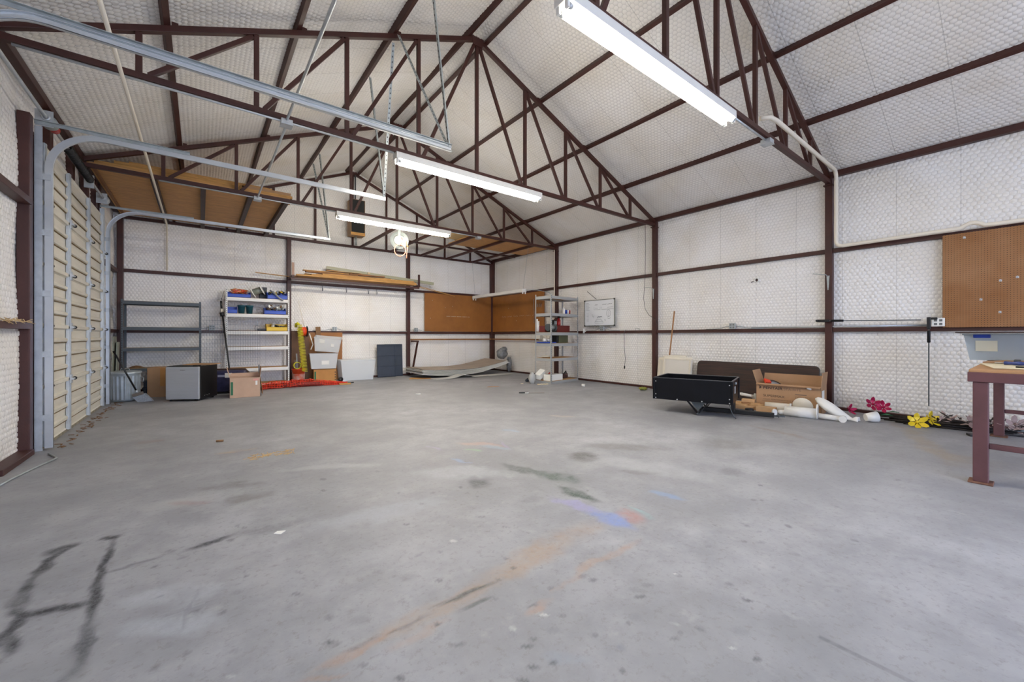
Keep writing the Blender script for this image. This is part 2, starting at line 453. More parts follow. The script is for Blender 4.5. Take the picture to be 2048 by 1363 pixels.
# ================================================================ the setting
STAINS = [
 (-0.60,3.01,0.21,0.038,-1.62,'#2a2b30',0.97),
 (-0.60,2.72,0.31,0.035,-1.54,'#2a2b30',0.97),
 (-0.59,2.38,0.21,0.037,-1.56,'#2a2b30',0.97),
 (-0.37,2.85,0.35,0.020,-1.55,'#26272c',0.97),
 (-0.36,2.50,0.23,0.025,-1.52,'#2a2b30',0.97),
 (-0.34,2.13,0.23,0.039,-1.57,'#2e3036',0.75),
 (-0.48,2.51,0.14,0.045,-0.17,'#26272c',0.97),
 (-0.40,3.19,0.07,0.045,-0.34,'#222226',0.97),
 (-0.60,3.18,0.08,0.064,0.47,'#222226',0.97),
 (0.04,2.76,0.13,0.028,0.24,'#2b2e33',0.95),
 (-0.24,2.74,0.14,0.016,0.13,'#44474c',0.6),
 (0.37,2.75,0.25,0.064,-0.13,'#4a4d50',0.4),
 (-0.07,2.32,0.20,0.106,-0.45,'#b9bec6',0.55),
 (-0.09,2.09,0.21,0.084,-0.54,'#b4bac2',0.5),
 (-0.03,2.17,0.19,0.011,-1.78,'#85888e',0.85),
 (-0.03,2.15,0.11,0.017,-0.16,'#85888e',0.85),
 (1.46,1.59,0.51,0.112,-3.08,'#a98a68',.5),
 (1.59,1.33,0.36,0.032,-3.05,'#b08a66',.45),
 (0.81,1.51,0.37,0.076,-3.07,'#a58a6e',.5),
 (0.45,1.48,0.16,0.036,-2.99,'#b08052',.5),
 (1.12,1.25,0.12,0.032,-3.07,'#b88a62',.4),
 (0.67,1.40,0.12,0.034,-3.13,'#ac8a6a',.4),
 (0.33,1.43,0.09,0.013,2.67,'#b07f50',0.5),
 (0.93,1.53,0.20,0.017,-0.06,'#26292e',0.98),
 (0.91,1.44,0.10,0.014,-0.05,'#2b2e33',0.95),
 (0.66,1.50,0.11,0.011,0.02,'#4a4d50',0.7),
 (0.47,1.51,0.08,0.011,0.04,'#45484c',0.7),
 (1.10,1.29,0.04,0.011,-0.28,'#45484c',0.6),
 (1.99,1.61,0.19,0.093,-1.49,'#6f8fd6',.6),
 (2.11,1.58,0.15,0.082,-1.39,'#b0776a',.55),
 (2.23,1.58,0.13,0.036,-1.57,'#8fb6bb',0.6),
 (1.97,1.90,0.20,0.059,-1.39,'#9a96c8',0.6),
 (2.64,1.59,0.12,0.047,-1.22,'#7f9cc8',0.6),
 (1.86,3.19,0.16,0.030,-1.40,'#8aa0c6',0.6),
 (2.34,3.54,0.27,0.071,-0.87,'#c79d86',0.45),
 (2.13,3.41,0.11,0.051,-1.24,'#93bd8b',0.5),
 (2.38,3.38,0.19,0.064,-1.00,'#93a7bd',0.5),
 (2.50,3.37,0.19,0.023,-1.88,'#a093b8',0.5),
 (1.87,3.69,0.12,0.036,-1.36,'#a79cc0',0.5),
 (2.92,3.87,0.14,0.057,-1.11,'#93b0c8',0.5),
 (2.16,2.64,0.28,0.083,-1.21,'#424c46',0.85),
 (2.26,2.32,0.19,0.122,-1.08,'#43544a',0.85),
 (2.12,2.01,0.20,0.071,-1.50,'#33463a',0.95),
 (2.21,2.48,0.27,0.058,-1.41,'#5a655e',0.5),
 (1.72,2.63,0.11,0.147,-0.47,'#484a4c',0.85),
 (2.84,2.62,0.18,0.178,-1.02,'#51514d',0.85),
 (3.44,2.57,0.44,0.144,-0.78,'#6f6d66',0.6),
 (4.38,1.97,0.33,0.238,-0.82,'#706f69',0.55),
 (3.51,1.56,0.13,0.121,-1.71,'#65666a',0.55),
 (2.92,2.01,0.21,0.065,-0.83,'#6c6b68',0.5),
 (0.19,3.72,0.21,0.074,-0.37,'#5a5a56',0.7),
 (0.26,3.38,0.16,0.103,-0.25,'#66655f',0.65),
 (-0.04,3.50,0.13,0.043,-0.73,'#8a5a4c',0.65),
 (0.77,1.83,0.06,0.047,-0.35,'#7a7b7c',0.5),
 (1.81,2.12,0.10,0.053,-0.65,'#74757a',0.5),
 (0.93,1.21,0.02,0.021,-0.93,'#767a80',0.55),
 (1.07,1.12,0.03,0.019,-0.65,'#767a80',0.55),
 (1.53,1.07,0.04,0.021,-0.67,'#74777c',0.6),
 (1.37,0.98,0.03,0.021,-0.66,'#767a80',0.5),
 (1.64,0.69,0.04,0.022,-0.65,'#767a80',0.6),
 (1.87,0.60,0.02,0.017,-1.28,'#767a80',0.5),
 (2.29,0.21,0.03,0.016,-1.10,'#6a6c70',0.6),
 (0.50,1.65,0.05,0.026,-0.46,'#74767a',0.5),
 (0.27,1.54,0.05,0.022,-0.79,'#7c7f86',0.5),
 (1.01,0.98,0.08,0.030,-0.73,'#8a95a2',0.5),
 (1.20,0.93,0.02,0.019,-1.36,'#707884',0.5),
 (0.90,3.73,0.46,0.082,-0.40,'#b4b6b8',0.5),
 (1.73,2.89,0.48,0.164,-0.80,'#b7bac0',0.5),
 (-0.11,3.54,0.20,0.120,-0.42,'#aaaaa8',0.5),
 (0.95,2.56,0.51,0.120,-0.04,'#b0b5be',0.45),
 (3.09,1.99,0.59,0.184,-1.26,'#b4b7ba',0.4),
 (6.00,0.71,1.40,0.100,-2.79,'#a08a62',0.45),
 (0.29,4.81,0.17,0.065,-0.00,'#b49a78',0.6),
 (-0.43,5.83,0.14,0.104,-0.01,'#8a7466',0.5),
 (4.06,4.11,0.21,0.067,-0.86,'#c0b0a0',0.5),
 (5.38,1.90,0.47,0.071,-1.93,'#8c7c66',0.5),
 (1.47,0.87,0.03,0.012,-0.83,'#d8d8d6',0.41),
 (0.91,1.04,0.03,0.011,-0.70,'#3d3f43',0.83),
 (1.54,2.64,0.02,0.019,-0.65,'#5a5c5f',0.86),
 (3.26,1.02,0.01,0.017,-1.77,'#5a5c5f',0.47),
 (5.34,0.32,0.03,0.016,-0.64,'#5a5c5f',0.54),
 (2.80,0.20,0.01,0.023,-1.06,'#5a5c5f',0.88),
 (3.28,0.47,0.02,0.011,-0.32,'#4c4e52',0.57),
 (2.25,0.53,0.02,0.011,-0.65,'#66686a',0.81),
 (1.58,1.72,0.02,0.011,-0.67,'#4c4e52',0.87),
 (0.99,1.91,0.02,0.012,-0.85,'#4c4e52',0.63),
 (1.85,0.77,0.01,0.011,-1.35,'#3d3f43',0.57),
 (0.87,1.71,0.02,0.013,-1.00,'#66686a',0.83),
 (-0.11,1.82,0.02,0.013,-0.32,'#5a5c5f',0.57),
 (2.67,0.29,0.02,0.011,-0.46,'#4c4e52',0.71),
 (2.55,0.99,0.03,0.011,-0.48,'#55575a',0.67),
 (1.40,2.12,0.03,0.013,-0.65,'#3d3f43',0.47),
 (2.63,0.14,0.01,0.012,-1.22,'#d8d8d6',0.87),
 (1.44,0.83,0.02,0.011,-0.44,'#3d3f43',0.55),
 (0.85,1.02,0.03,0.011,-0.85,'#3d3f43',0.74),
 (0.98,2.32,0.03,0.011,-0.65,'#55575a',0.88),
 (1.80,1.06,0.01,0.011,-0.35,'#d8d8d6',0.83),
 (0.73,1.37,0.02,0.011,-0.84,'#66686a',0.58),
 (2.57,1.07,0.02,0.016,-0.64,'#66686a',0.88),
 (1.19,2.53,0.02,0.017,-1.03,'#66686a',0.74),
 (0.98,1.14,0.02,0.011,-0.74,'#66686a',0.77),
 (2.85,0.63,0.02,0.020,-0.83,'#66686a',0.88),
 (1.41,1.30,0.03,0.017,-0.55,'#3d3f43',0.54),
 (-0.01,2.12,0.02,0.015,-0.65,'#55575a',0.73),
 (1.00,1.42,0.02,0.012,-0.79,'#4c4e52',0.5),
 (1.50,1.04,0.03,0.011,-0.43,'#4c4e52',0.89),
 (4.24,0.23,0.01,0.032,-2.19,'#3d3f43',0.5),
 (-0.17,2.65,0.02,0.015,-0.48,'#5a5c5f',0.76),
 (1.11,1.96,0.03,0.019,-0.96,'#d8d8d6',0.59),
 (-0.14,2.33,0.02,0.011,-0.24,'#55575a',0.55),
 (1.33,2.66,0.02,0.018,-0.69,'#3d3f43',0.47),
 (1.60,1.07,0.03,0.014,-0.87,'#66686a',0.81),
 (2.15,1.08,0.03,0.012,-0.52,'#66686a',0.71),
 (3.01,0.43,0.02,0.011,-0.67,'#3d3f43',0.59),
 (3.70,0.69,0.02,0.011,-0.66,'#66686a',0.61),
 (0.54,1.28,0.02,0.011,-0.64,'#4c4e52',0.73),
 (3.78,0.27,0.02,0.011,-0.14,'#3d3f43',0.67),
 (0.45,1.40,0.02,0.011,-0.79,'#5a5c5f',0.76),
 (0.67,1.94,0.02,0.014,-0.95,'#4c4e52',0.41),
 (0.17,2.90,0.02,0.017,-0.88,'#4c4e52',0.63),
 (0.74,1.42,0.01,0.011,-0.59,'#3d3f43',0.74),
 (0.07,2.04,0.02,0.016,-0.26,'#55575a',0.69),
 (1.85,0.75,0.03,0.011,-0.64,'#3d3f43',0.74),
 (1.55,0.60,0.02,0.011,-0.66,'#4c4e52',0.75),
 (1.43,1.92,0.03,0.011,-0.85,'#3d3f43',0.75),
 (1.87,0.27,0.02,0.011,-0.67,'#4c4e52',0.43),
 (0.38,1.60,0.02,0.011,-0.81,'#3d3f43',0.89),
 (2.57,0.09,0.03,0.011,-0.50,'#4c4e52',0.76),
 (0.20,2.85,0.02,0.011,-1.22,'#3d3f43',0.8),
 (-0.08,3.36,0.02,0.019,-0.65,'#66686a',0.43),
 (1.33,0.97,0.01,0.011,-1.14,'#66686a',0.74),
 (1.55,1.62,0.03,0.011,-0.81,'#66686a',0.48),
 (1.80,1.04,0.02,0.014,-1.05,'#66686a',0.43),
 (0.39,1.57,0.03,0.013,-0.50,'#66686a',0.63),
 (1.52,2.51,0.02,0.013,0.21,'#4c4e52',0.45),
 (0.13,2.15,0.02,0.012,-0.52,'#66686a',0.45),
 (1.43,1.25,0.03,0.016,-0.55,'#3d3f43',0.74),
 (0.70,3.20,0.03,0.016,-1.15,'#5a5c5f',0.75),
 (0.75,1.29,0.03,0.011,-0.60,'#3d3f43',0.59),
 (2.43,0.93,0.03,0.018,-0.46,'#66686a',0.66),
 (1.58,1.07,0.02,0.011,-0.87,'#4c4e52',0.49),
 (0.37,2.17,0.03,0.011,-0.92,'#3d3f43',0.64),
 (2.41,0.35,0.02,0.011,-0.67,'#5a5c5f',0.73),
 (-0.03,1.85,0.02,0.011,-0.84,'#4c4e52',0.54),
 (0.31,2.79,0.02,0.011,-0.29,'#66686a',0.56),
 (0.94,1.13,0.03,0.011,-0.48,'#3d3f43',0.74),
 (3.07,1.15,0.02,0.011,0.00,'#4c4e52',0.71),
 (2.30,0.28,0.01,0.011,-0.93,'#4c4e52',0.77),
 (3.03,1.19,0.03,0.022,-0.40,'#55575a',0.62),
 (5.37,0.31,0.03,0.011,-0.33,'#4c4e52',0.42),
 (1.91,0.40,0.03,0.012,-0.66,'#5a5c5f',0.85),
 (0.97,1.01,0.02,0.011,-0.26,'#3d3f43',0.79),
 (-0.09,1.94,0.02,0.014,-0.65,'#5a5c5f',0.49),
 (1.54,1.49,0.01,0.011,-0.69,'#4c4e52',0.44),
 (4.32,0.21,0.03,0.015,-0.43,'#3d3f43',0.67),
 (1.25,1.33,0.02,0.014,-0.64,'#66686a',0.74),
 (1.84,0.26,0.01,0.011,-0.88,'#66686a',0.81),
 (1.14,2.81,0.02,0.011,0.00,'#3d3f43',0.88),
 (2.42,1.20,0.01,0.016,-0.66,'#66686a',0.84),
 (4.34,0.66,0.02,0.028,-1.57,'#4c4e52',0.85),
 (1.53,0.80,0.02,0.014,-0.83,'#4c4e52',0.76),
 (2.58,1.10,0.02,0.011,-1.11,'#4c4e52',0.55),
 (0.17,2.31,0.01,0.015,0.00,'#55575a',0.41),
 (0.09,1.64,0.02,0.011,-0.90,'#d8d8d6',0.41),
 (2.23,2.00,0.02,0.011,-0.17,'#55575a',0.81),
 (3.36,1.28,0.02,0.022,-1.49,'#3d3f43',0.78),
 (1.24,1.66,0.02,0.011,-0.44,'#55575a',0.62),
 (0.95,1.23,0.02,0.015,-0.88,'#d8d8d6',0.4),
 (0.11,1.77,0.02,0.011,-0.79,'#55575a',0.52),
 (2.36,0.99,0.02,0.017,-0.63,'#66686a',0.68),
 (0.74,1.42,0.02,0.011,-0.49,'#4c4e52',0.71),
 (1.55,2.42,0.02,0.011,-1.03,'#5a5c5f',0.6),
 (2.76,0.91,0.02,0.022,-0.90,'#3d3f43',0.74),
 (2.32,0.41,0.02,0.011,-1.18,'#55575a',0.7),
 (1.39,0.83,0.03,0.011,-0.42,'#55575a',0.59),
 (1.10,1.21,0.03,0.013,-0.58,'#d8d8d6',0.74),
 (1.18,1.01,0.02,0.011,-0.53,'#55575a',0.5),
 (1.17,3.37,0.03,0.018,-1.08,'#3d3f43',0.55),
 (3.51,0.36,0.01,0.019,-0.62,'#66686a',0.85),
 (1.53,0.69,0.02,0.011,-0.75,'#d8d8d6',0.45),
 (0.14,2.73,0.02,0.016,-0.90,'#3d3f43',0.59),
 (2.16,0.72,0.03,0.011,-0.41,'#66686a',0.45),
 (1.91,0.86,0.02,0.018,-0.87,'#5a5c5f',0.55),
 (1.87,0.49,0.03,0.011,-0.52,'#3d3f43',0.78),
 (0.77,3.45,0.03,0.023,-0.95,'#3d3f43',0.61),
 (1.10,1.53,0.02,0.011,-1.11,'#55575a',0.84),
 (0.88,1.96,0.02,0.015,-0.06,'#55575a',0.49),
 (0.33,1.99,0.03,0.012,-0.79,'#4c4e52',0.88),
 (0.17,2.27,0.01,0.015,0.08,'#3d3f43',0.86),
 (0.41,1.75,0.02,0.011,-0.87,'#5a5c5f',0.74),
 (0.11,2.79,0.02,0.016,-0.41,'#3d3f43',0.77),
 (1.91,0.44,0.03,0.015,-0.72,'#4c4e52',0.58),
 (3.34,0.81,0.02,0.016,-0.29,'#4c4e52',0.52),
 (2.94,0.26,0.03,0.015,-0.46,'#5a5c5f',0.74),
 (0.96,0.98,0.01,0.011,-1.25,'#66686a',0.41),
 (1.65,0.41,0.01,0.011,-0.98,'#5a5c5f',0.55),
 (1.16,1.17,0.02,0.011,-0.90,'#66686a',0.87),
 (-0.07,2.66,0.03,0.011,-0.52,'#4c4e52',0.47),
 (2.79,0.18,0.01,0.017,-0.66,'#5a5c5f',0.45),
 (0.71,1.36,0.02,0.011,-0.39,'#4c4e52',0.41),
 (1.12,0.86,0.01,0.013,-1.21,'#5a5c5f',0.89),
 (1.22,1.57,0.02,0.018,-0.32,'#3d3f43',0.65),
 (-0.12,2.79,0.03,0.011,-0.99,'#55575a',0.72),
 (2.46,0.75,0.02,0.021,-1.00,'#3d3f43',0.41),
]
def concrete():
    m = bpy.data.materials.new('worn stained concrete')
    m.use_nodes = True
    nt = m.node_tree
    N, LK = nt.nodes.new, nt.links.new
    b = nt.nodes['Principled BSDF']
    tc = N('ShaderNodeTexCoord')
    def noise(scale, detail=6, rough=0.6, vec=None):
        n = N('ShaderNodeTexNoise')
        n.inputs['Scale'].default_value = scale
        n.inputs['Detail'].default_value = detail
        n.inputs['Roughness'].default_value = rough
        LK(vec or tc.outputs['Object'], n.inputs['Vector'])
        return n
    def ramp(src, p0, c0, p1, c1):
        r = N('ShaderNodeValToRGB')
        e = r.color_ramp.elements
        e[0].position, e[0].color, e[1].position, e[1].color = p0, c0, p1, c1
        LK(src, r.inputs[0])
        return r.outputs[0]
    def mix(fac, a, bb, mode='MIX'):
        x = N('ShaderNodeMix')
        x.data_type = 'RGBA'
        x.blend_type = mode
        if isinstance(fac, float):
            x.inputs['Factor'].default_value = fac
        else:
            LK(fac, x.inputs['Factor'])
        for sk, val in (('A', a), ('B', bb)):
            if isinstance(val, tuple):
                x.inputs[sk].default_value = val
            else:
                LK(val, x.inputs[sk])
        return x.outputs['Result']
    n1 = noise(0.55, 4, 0.62)
    col = ramp(n1.outputs[0], 0.32, srgb('#8a8b8e'), 0.68, srgb('#abacb0'))
    n2 = noise(2.6, 6, 0.7)
    col = mix(ramp(n2.outputs[0], 0.38, (0.65, 0.65, 0.65, 1), 0.60, (0, 0, 0, 1)), col, srgb('#818287'))
    n3 = noise(30, 3, 0.75)
    col = mix(ramp(n3.outputs[0], 0.30, (0.45, 0.45, 0.45, 1), 0.46, (0, 0, 0, 1)), col, srgb('#75736f'))
    n4 = noise(7.5, 4, 0.7)
    col = mix(ramp(n4.outputs[0], 0.60, (0, 0, 0, 1), 0.74, (0.25, 0.25, 0.25, 1)), col, srgb('#b8b7b4'))
    # marks with a shape of their own (tyre tracks, drips, chalk, rust wash) come with the mesh
    grain = noise(38, 4, 0.8)
    gr = N('ShaderNodeMapRange')
    gr.inputs['From Min'].default_value = 0.33
    gr.inputs['From Max'].default_value = 0.6
    gr.inputs['To Min'].default_value = 0.55
    LK(grain.outputs[0], gr.inputs['Value'])
    at = N('ShaderNodeAttribute')
    at.attribute_name = 'marks'
    ml = N('ShaderNodeMath')
    ml.operation = 'MULTIPLY'
    LK(at.outputs['Alpha'], ml.inputs[0])
    LK(gr.outputs[0], ml.inputs[1])
    col = mix(ml.outputs[0], col, at.outputs['Color'])
    LK(col, b.inputs['Base Color'])
    rr = N('ShaderNodeMapRange')
    rr.inputs['To Min'].default_value = 0.42
    rr.inputs['To Max'].default_value = 0.7
    LK(n2.outputs[0], rr.inputs['Value'])
    LK(rr.outputs[0], b.inputs['Roughness'])
    bp = N('ShaderNodeBump')
    bp.inputs['Strength'].default_value = 0.12
    bp.inputs['Distance'].default_value = 0.004
    LK(n3.outputs[0], bp.inputs['Height'])
    LK(bp.outputs[0], b.inputs['Normal'])
    return m
CONC = concrete()


def value_noise(x, y, f, seed):
    rs = np.random.RandomState(seed)
    g = rs.rand(256, 256)
    X, Yy = x * f + 50.3, y * f + 40.7
    i, j = np.floor(X).astype(int), np.floor(Yy).astype(int)
    a, b = X - i, Yy - j
    a, b = a * a * (3 - 2 * a), b * b * (3 - 2 * b)
    G = lambda p, q: g[p % 256, q % 256]
    return (G(i, j) * (1 - a) + G(i + 1, j) * a) * (1 - b) + (G(i, j + 1) * (1 - a) + G(i + 1, j + 1) * a) * b - 0.5
def build_floor():
    ys, y = [YF - 0.1, YF / 2, 0.0], 0.5
    while y < 9.6:
        ys.append(y)
        y += 0.0055 * y + 0.004
    ys += [10.2, YB + 0.25]
    xs = np.concatenate([np.arange(-1.55, -1.0, 0.05), np.arange(-1.0, 3.2, 0.011), np.arange(3.2, 7.95, 0.02), [7.95]])
    ys = np.array(ys)
    X, Yy = np.meshgrid(xs, ys)
    nx, ny = len(xs), len(ys)
    x, y = X.ravel(), Yy.ravel()
    wx = x + 0.10 * value_noise(x, y, 3.1, 1) + 0.05 * value_noise(x, y, 9, 2) + 0.03 * value_noise(x, y, 24, 3)
    wy = y + 0.10 * value_noise(x, y, 3.1, 4) + 0.05 * value_noise(x, y, 9, 5) + 0.03 * value_noise(x, y, 24, 6)
    patch = np.clip(0.95 + 0.8 * value_noise(x, y, 5, 7) + 0.8 * value_noise(x, y, 16, 8), 0, 1)
    rgb, al = np.zeros((len(x), 3)), np.zeros(len(x))
    for (cx, cy, a, b, ang, hexc, alpha) in STAINS:
        k = 0.35 if b < 0.03 else 1.0
        px, py = x + (wx - x) * k - cx, y + (wy - y) * k - cy
        u = (px * math.cos(ang) + py * math.sin(ang)) / a
        v = (-px * math.sin(ang) + py * math.cos(ang)) / b
        t = np.clip((1.15 - np.sqrt(u * u + v * v)) / 0.7, 0, 1)
        m = t * t * (3 - 2 * t) * alpha * patch
        c = np.array(srgb(hexc)[:3])
        na = m + al * (1 - m)
        s_ = na > 1e-6
        rgb[s_] = (c * m[s_, None] + rgb[s_] * (al[s_] * (1 - m[s_]))[:, None]) / na[s_, None]
        al = na
    me = bpy.data.meshes.new('floor')
    me.vertices.add(nx * ny)
    me.vertices.foreach_set('co', np.stack([x, y, np.zeros_like(x)], -1).astype(np.float32).ravel())
    i, j = np.meshgrid(np.arange(nx - 1), np.arange(ny - 1))
    q = (j * nx + i).ravel()
    F = np.stack([q, q + 1, q + nx + 1, q + nx], -1).astype(np.int32)
    me.loops.add(F.size)
    me.loops.foreach_set('vertex_index', F.ravel())
    me.polygons.add(len(F))
    me.polygons.foreach_set('loop_start', (np.arange(len(F)) * 4).astype(np.int32))
    at = me.attributes.new('marks', 'FLOAT_COLOR', 'POINT')
    at.data.foreach_set('color', np.concatenate([rgb, al[:, None]], 1).astype(np.float32).ravel())
    me.update(calc_edges=True)
    me.materials.append(CONC)
    o = bpy.data.objects.new('floor', me)
    COL.objects.link(o)
    return tag(o, kind='structure')
floor = build_floor()
tag(MB().b2((-12, YF - 14, -0.25), (18, YF - 0.1, -0.04)).build('ground', mat('pale driveway', '#b8b4aa', 0.9)), kind='structure')

ONE = lambda u, v: np.ones_like(u, bool)
# ---- right wall
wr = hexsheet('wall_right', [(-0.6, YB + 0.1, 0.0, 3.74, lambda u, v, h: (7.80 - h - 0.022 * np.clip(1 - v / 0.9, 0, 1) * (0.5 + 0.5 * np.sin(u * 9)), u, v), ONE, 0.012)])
tag(wr, kind='structure')
MB().b2((7.86, YF, 0), (7.92, YB + 0.2, 3.85)).build('outer_skin', INSULP, wr)
MB().b2((7.78, YF, 0), (7.86, -0.62, 3.75)).build('insulation_panel', INSULP, wr)
def girt(parent, lo, hi, name='girt'):
    return MB().b2(lo, hi).build(name, STEEL, parent, bevel=0.004)
ycols = [YF + 0.06, Y0 - 3.048, Y0, Y1, Y2, YB]
for y in ycols[1:]:
    w = 0.046
    MB().b2((XR - 0.02, y - w, 0), (XR + 0.075, y + w, ZE + 0.02)).build('column', STEEL, wr, bevel=0.006)
    if y not in (YB,):
        MB().b2((XR - 0.05, y - 0.075, 0), (XR + 0.075, y + 0.075, 0.012)).build('base_plate', STEEL, wr)
        MB().b2((XR - 0.05, y - 0.06, ZC - 0.06), (XR + 0.075, y + 0.06, ZC - 0.045)).build('cap_plate', STEEL, wr)
ys = [YF] + ycols[1:]
for a, b_ in zip(ys[:-1], ys[1:]):
    for z in (1.225, 2.445):
        girt(wr, (XR + 0.005, a + 0.048, z - 0.031), (XR + 0.08, b_ - 0.048, z + 0.031))
    girt(wr, (XR + 0.0, a + 0.048, 0.0), (XR + 0.08, b_ - 0.048, 0.042), 'sill_angle')
MB().b2((XR - 0.0, YF, ZE - 0.0), (XR + 0.08, YB, ZE + 0.085)).build('eave_strut', STEEL, wr, bevel=0.005)

# ---- back wall
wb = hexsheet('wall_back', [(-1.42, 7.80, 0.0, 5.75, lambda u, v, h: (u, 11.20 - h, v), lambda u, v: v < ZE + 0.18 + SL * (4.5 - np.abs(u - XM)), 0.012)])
tag(wb, kind='structure')
MB().prism([(-1.5, 11.26, 0), (7.92, 11.26, 0), (7.92, 11.26, 3.9), (XM, 11.26, 5.9), (-1.5, 11.26, 3.9)], (0, 0.05, 0)).build('outer_skin', INSULP, wb)
bc = [XL, 1.70, 4.76, XR]
for i, x in enumerate(bc):
    w = 0.045
    x_ = x - 0.02 if i == 3 else x + (0.02 if i == 0 else 0)
    MB().b2((x_ - w, YB - 0.04, 0), (x_ + w, YB + 0.075, ZC)).build('column', STEEL, wb, bevel=0.006)
for a, b_ in zip(bc[:-1], bc[1:]):
    for z in (1.225, 2.445):
        girt(wb, (a + 0.045, YB - 0.0, z - 0.031), (b_ - 0.045, YB + 0.08, z + 0.031))
    girt(wb, (a + 0.045, YB, 0), (b_ - 0.045, YB + 0.08, 0.042), 'sill_angle')

# ---- left wall with the closed overhead door
DY0, DY1, DZ = 6.02, 9.16, 3.06
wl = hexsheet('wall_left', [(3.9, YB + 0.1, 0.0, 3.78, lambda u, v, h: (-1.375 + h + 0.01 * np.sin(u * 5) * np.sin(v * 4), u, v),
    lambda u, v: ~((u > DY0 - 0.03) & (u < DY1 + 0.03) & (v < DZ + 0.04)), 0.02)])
tag(wl, kind='structure')
m_ = MB().b2((-1.50, YF, 0), (-1.44, DY0 + 0.02, 3.85)).b2((-1.50, DY1 - 0.02, 0), (-1.44, YB + 0.2, 3.85)).b2((-1.50, DY0 - 0.05, DZ - 0.02), (-1.44, DY1 + 0.05, 3.85))
m_.build('outer_skin', INSULP, wl)
MB().b2((-1.44, YF, 0), (-1.37, 3.9, 3.75)).build('insulation_panel', INSULP, wl)
for y in (YF + 0.06, Y0 - 3.048, Y0, Y1):
    MB().b2((XL - 0.085, y - 0.046, 0), (XL + 0.0, y + 0.046, ZE)).build('column', STEEL, wl, bevel=0.006)
for y in (5.90, 9.28):
    MB().b2((XL - 0.085, y - 0.05, 0), (XL + 0.0, y + 0.05, 3.26 if y < 6 else ZE)).build('column', STEEL, wl, bevel=0.006)
MB().b2((XL - 0.085, Y1 + 0.05, ZE - 0.0), (XL + 0.0, YB, ZE + 0.085)).build('eave_strut', STEEL, wl, bevel=0.005)
MB().b2((XL - 0.085, YF, ZE - 0.0), (XL + 0.0, Y1 + 0.05, ZE + 0.085)).build('eave_strut', STEEL, wl, bevel=0.005)
MB().b2((XL - 0.085, 5.95, DZ + 0.03), (XL - 0.02, 9.23, DZ + 0.09)).build('door_header', STEEL, wl, bevel=0.005)
for y in (6.62, 7.60, 8.45, 9.05):
    MB().b2((XL - 0.085, y - 0.06, DZ + 0.09), (XL - 0.01, y + 0.06, ZE)).build('header_stud', STEEL, wl, bevel=0.005)
for z in (1.225, 2.41):
    girt(wl, (XL - 0.08, Y1 + 0.05, z - 0.031), (XL + 0.012, 5.86, z + 0.031))
    girt(wl, (XL - 0.08, 9.33, z - 0.031), (XL + 0.0, YB, z + 0.031))
girt(wl, (XL - 0.08, Y1 + 0.05, 0.0), (XL + 0.03, 5.85, 0.05), 'sill_angle')
girt(wl, (XL - 0.08, 9.33, 0.0), (XL + 0.0, YB, 0.042), 'sill_angle')

MB().b2((-1.44, 5.94, 0), (-1.30, DY0 + 0.01, DZ + 0.03)).build('door_jamb', STEEL, wl)
MB().b2((-1.44, DY1 - 0.01, 0), (-1.30, 9.24, DZ + 0.03)).build('door_jamb', STEEL, wl)
MB().b2((-1.44, DY0, DZ - 0.01), (-1.30, DY1, DZ + 0.04)).build('door_jamb', STEEL, wl)

# ---- front wall behind the camera, its wide doorway standing open
wf = MB().b2((-1.5, YF - 0.1, 0), (-0.6, YF, 3.85)).b2((6.6, YF - 0.1, 0), (7.92, YF, 3.85))
wf.prism([(-1.5, YF, 3.25), (7.92, YF, 3.25), (7.92, YF, 3.85), (XM, YF, 5.9), (-1.5, YF, 3.85)], (0, -0.1, 0))
tag(wf.build('wall_front', INSULP), kind='structure')

# ---- roof: quilted insulation over purlins
def roofmap(sign):
    cs = 1 / math.sqrt(1 + SL * SL)
    def fn(u, v, h):          # u along the building, v down the slope from the ridge
        x = XM + sign * v * cs
        z = ZE + 0.04 + 0.075 + SL * (4.50 - v * cs) - h
        return x, u, z
    return fn
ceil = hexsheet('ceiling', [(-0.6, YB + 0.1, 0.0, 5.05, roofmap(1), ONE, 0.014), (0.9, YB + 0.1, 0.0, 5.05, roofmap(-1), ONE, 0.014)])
tag(ceil, kind='structure')
for sgn in (-1, 1):
    xe = XM + sgn * 4.75
    MB().prism([(XM, YF - 0.1, roof_z(XM) + 0.17), (xe, YF - 0.1, roof_z(xe) + 0.17), (xe, YF - 0.1, roof_z(xe) + 0.22), (XM, YF - 0.1, roof_z(XM) + 0.22)], (0, YB + 0.35 - YF, 0)).build('outer_skin', INSULP, ceil)
    ya, yb_ = (YF, -0.6) if sgn > 0 else (YF, 0.9)
    MB().prism([(XM, ya, roof_z(XM) + 0.07), (xe, ya, roof_z(xe) + 0.07), (xe, ya, roof_z(xe) + 0.12), (XM, ya, roof_z(XM) + 0.12)], (0, yb_ - ya, 0)).build('insulation_panel', INSULP, ceil)
    for k, d in enumerate((0.14, 1.245, 2.345, 3.46)):
        x = XM + sgn * d
        nrm = Vector((sgn * SL, 0, 1)).normalized()
        p = Vector((x, YF, roof_z(x))) + nrm * 0.04
        MB().beam(p, p + Vector((0, YB + 0.05 - YF, 0)), 0.055, 0.08, up=nrm).build('purlin', STEEL, ceil, bevel=0.004)
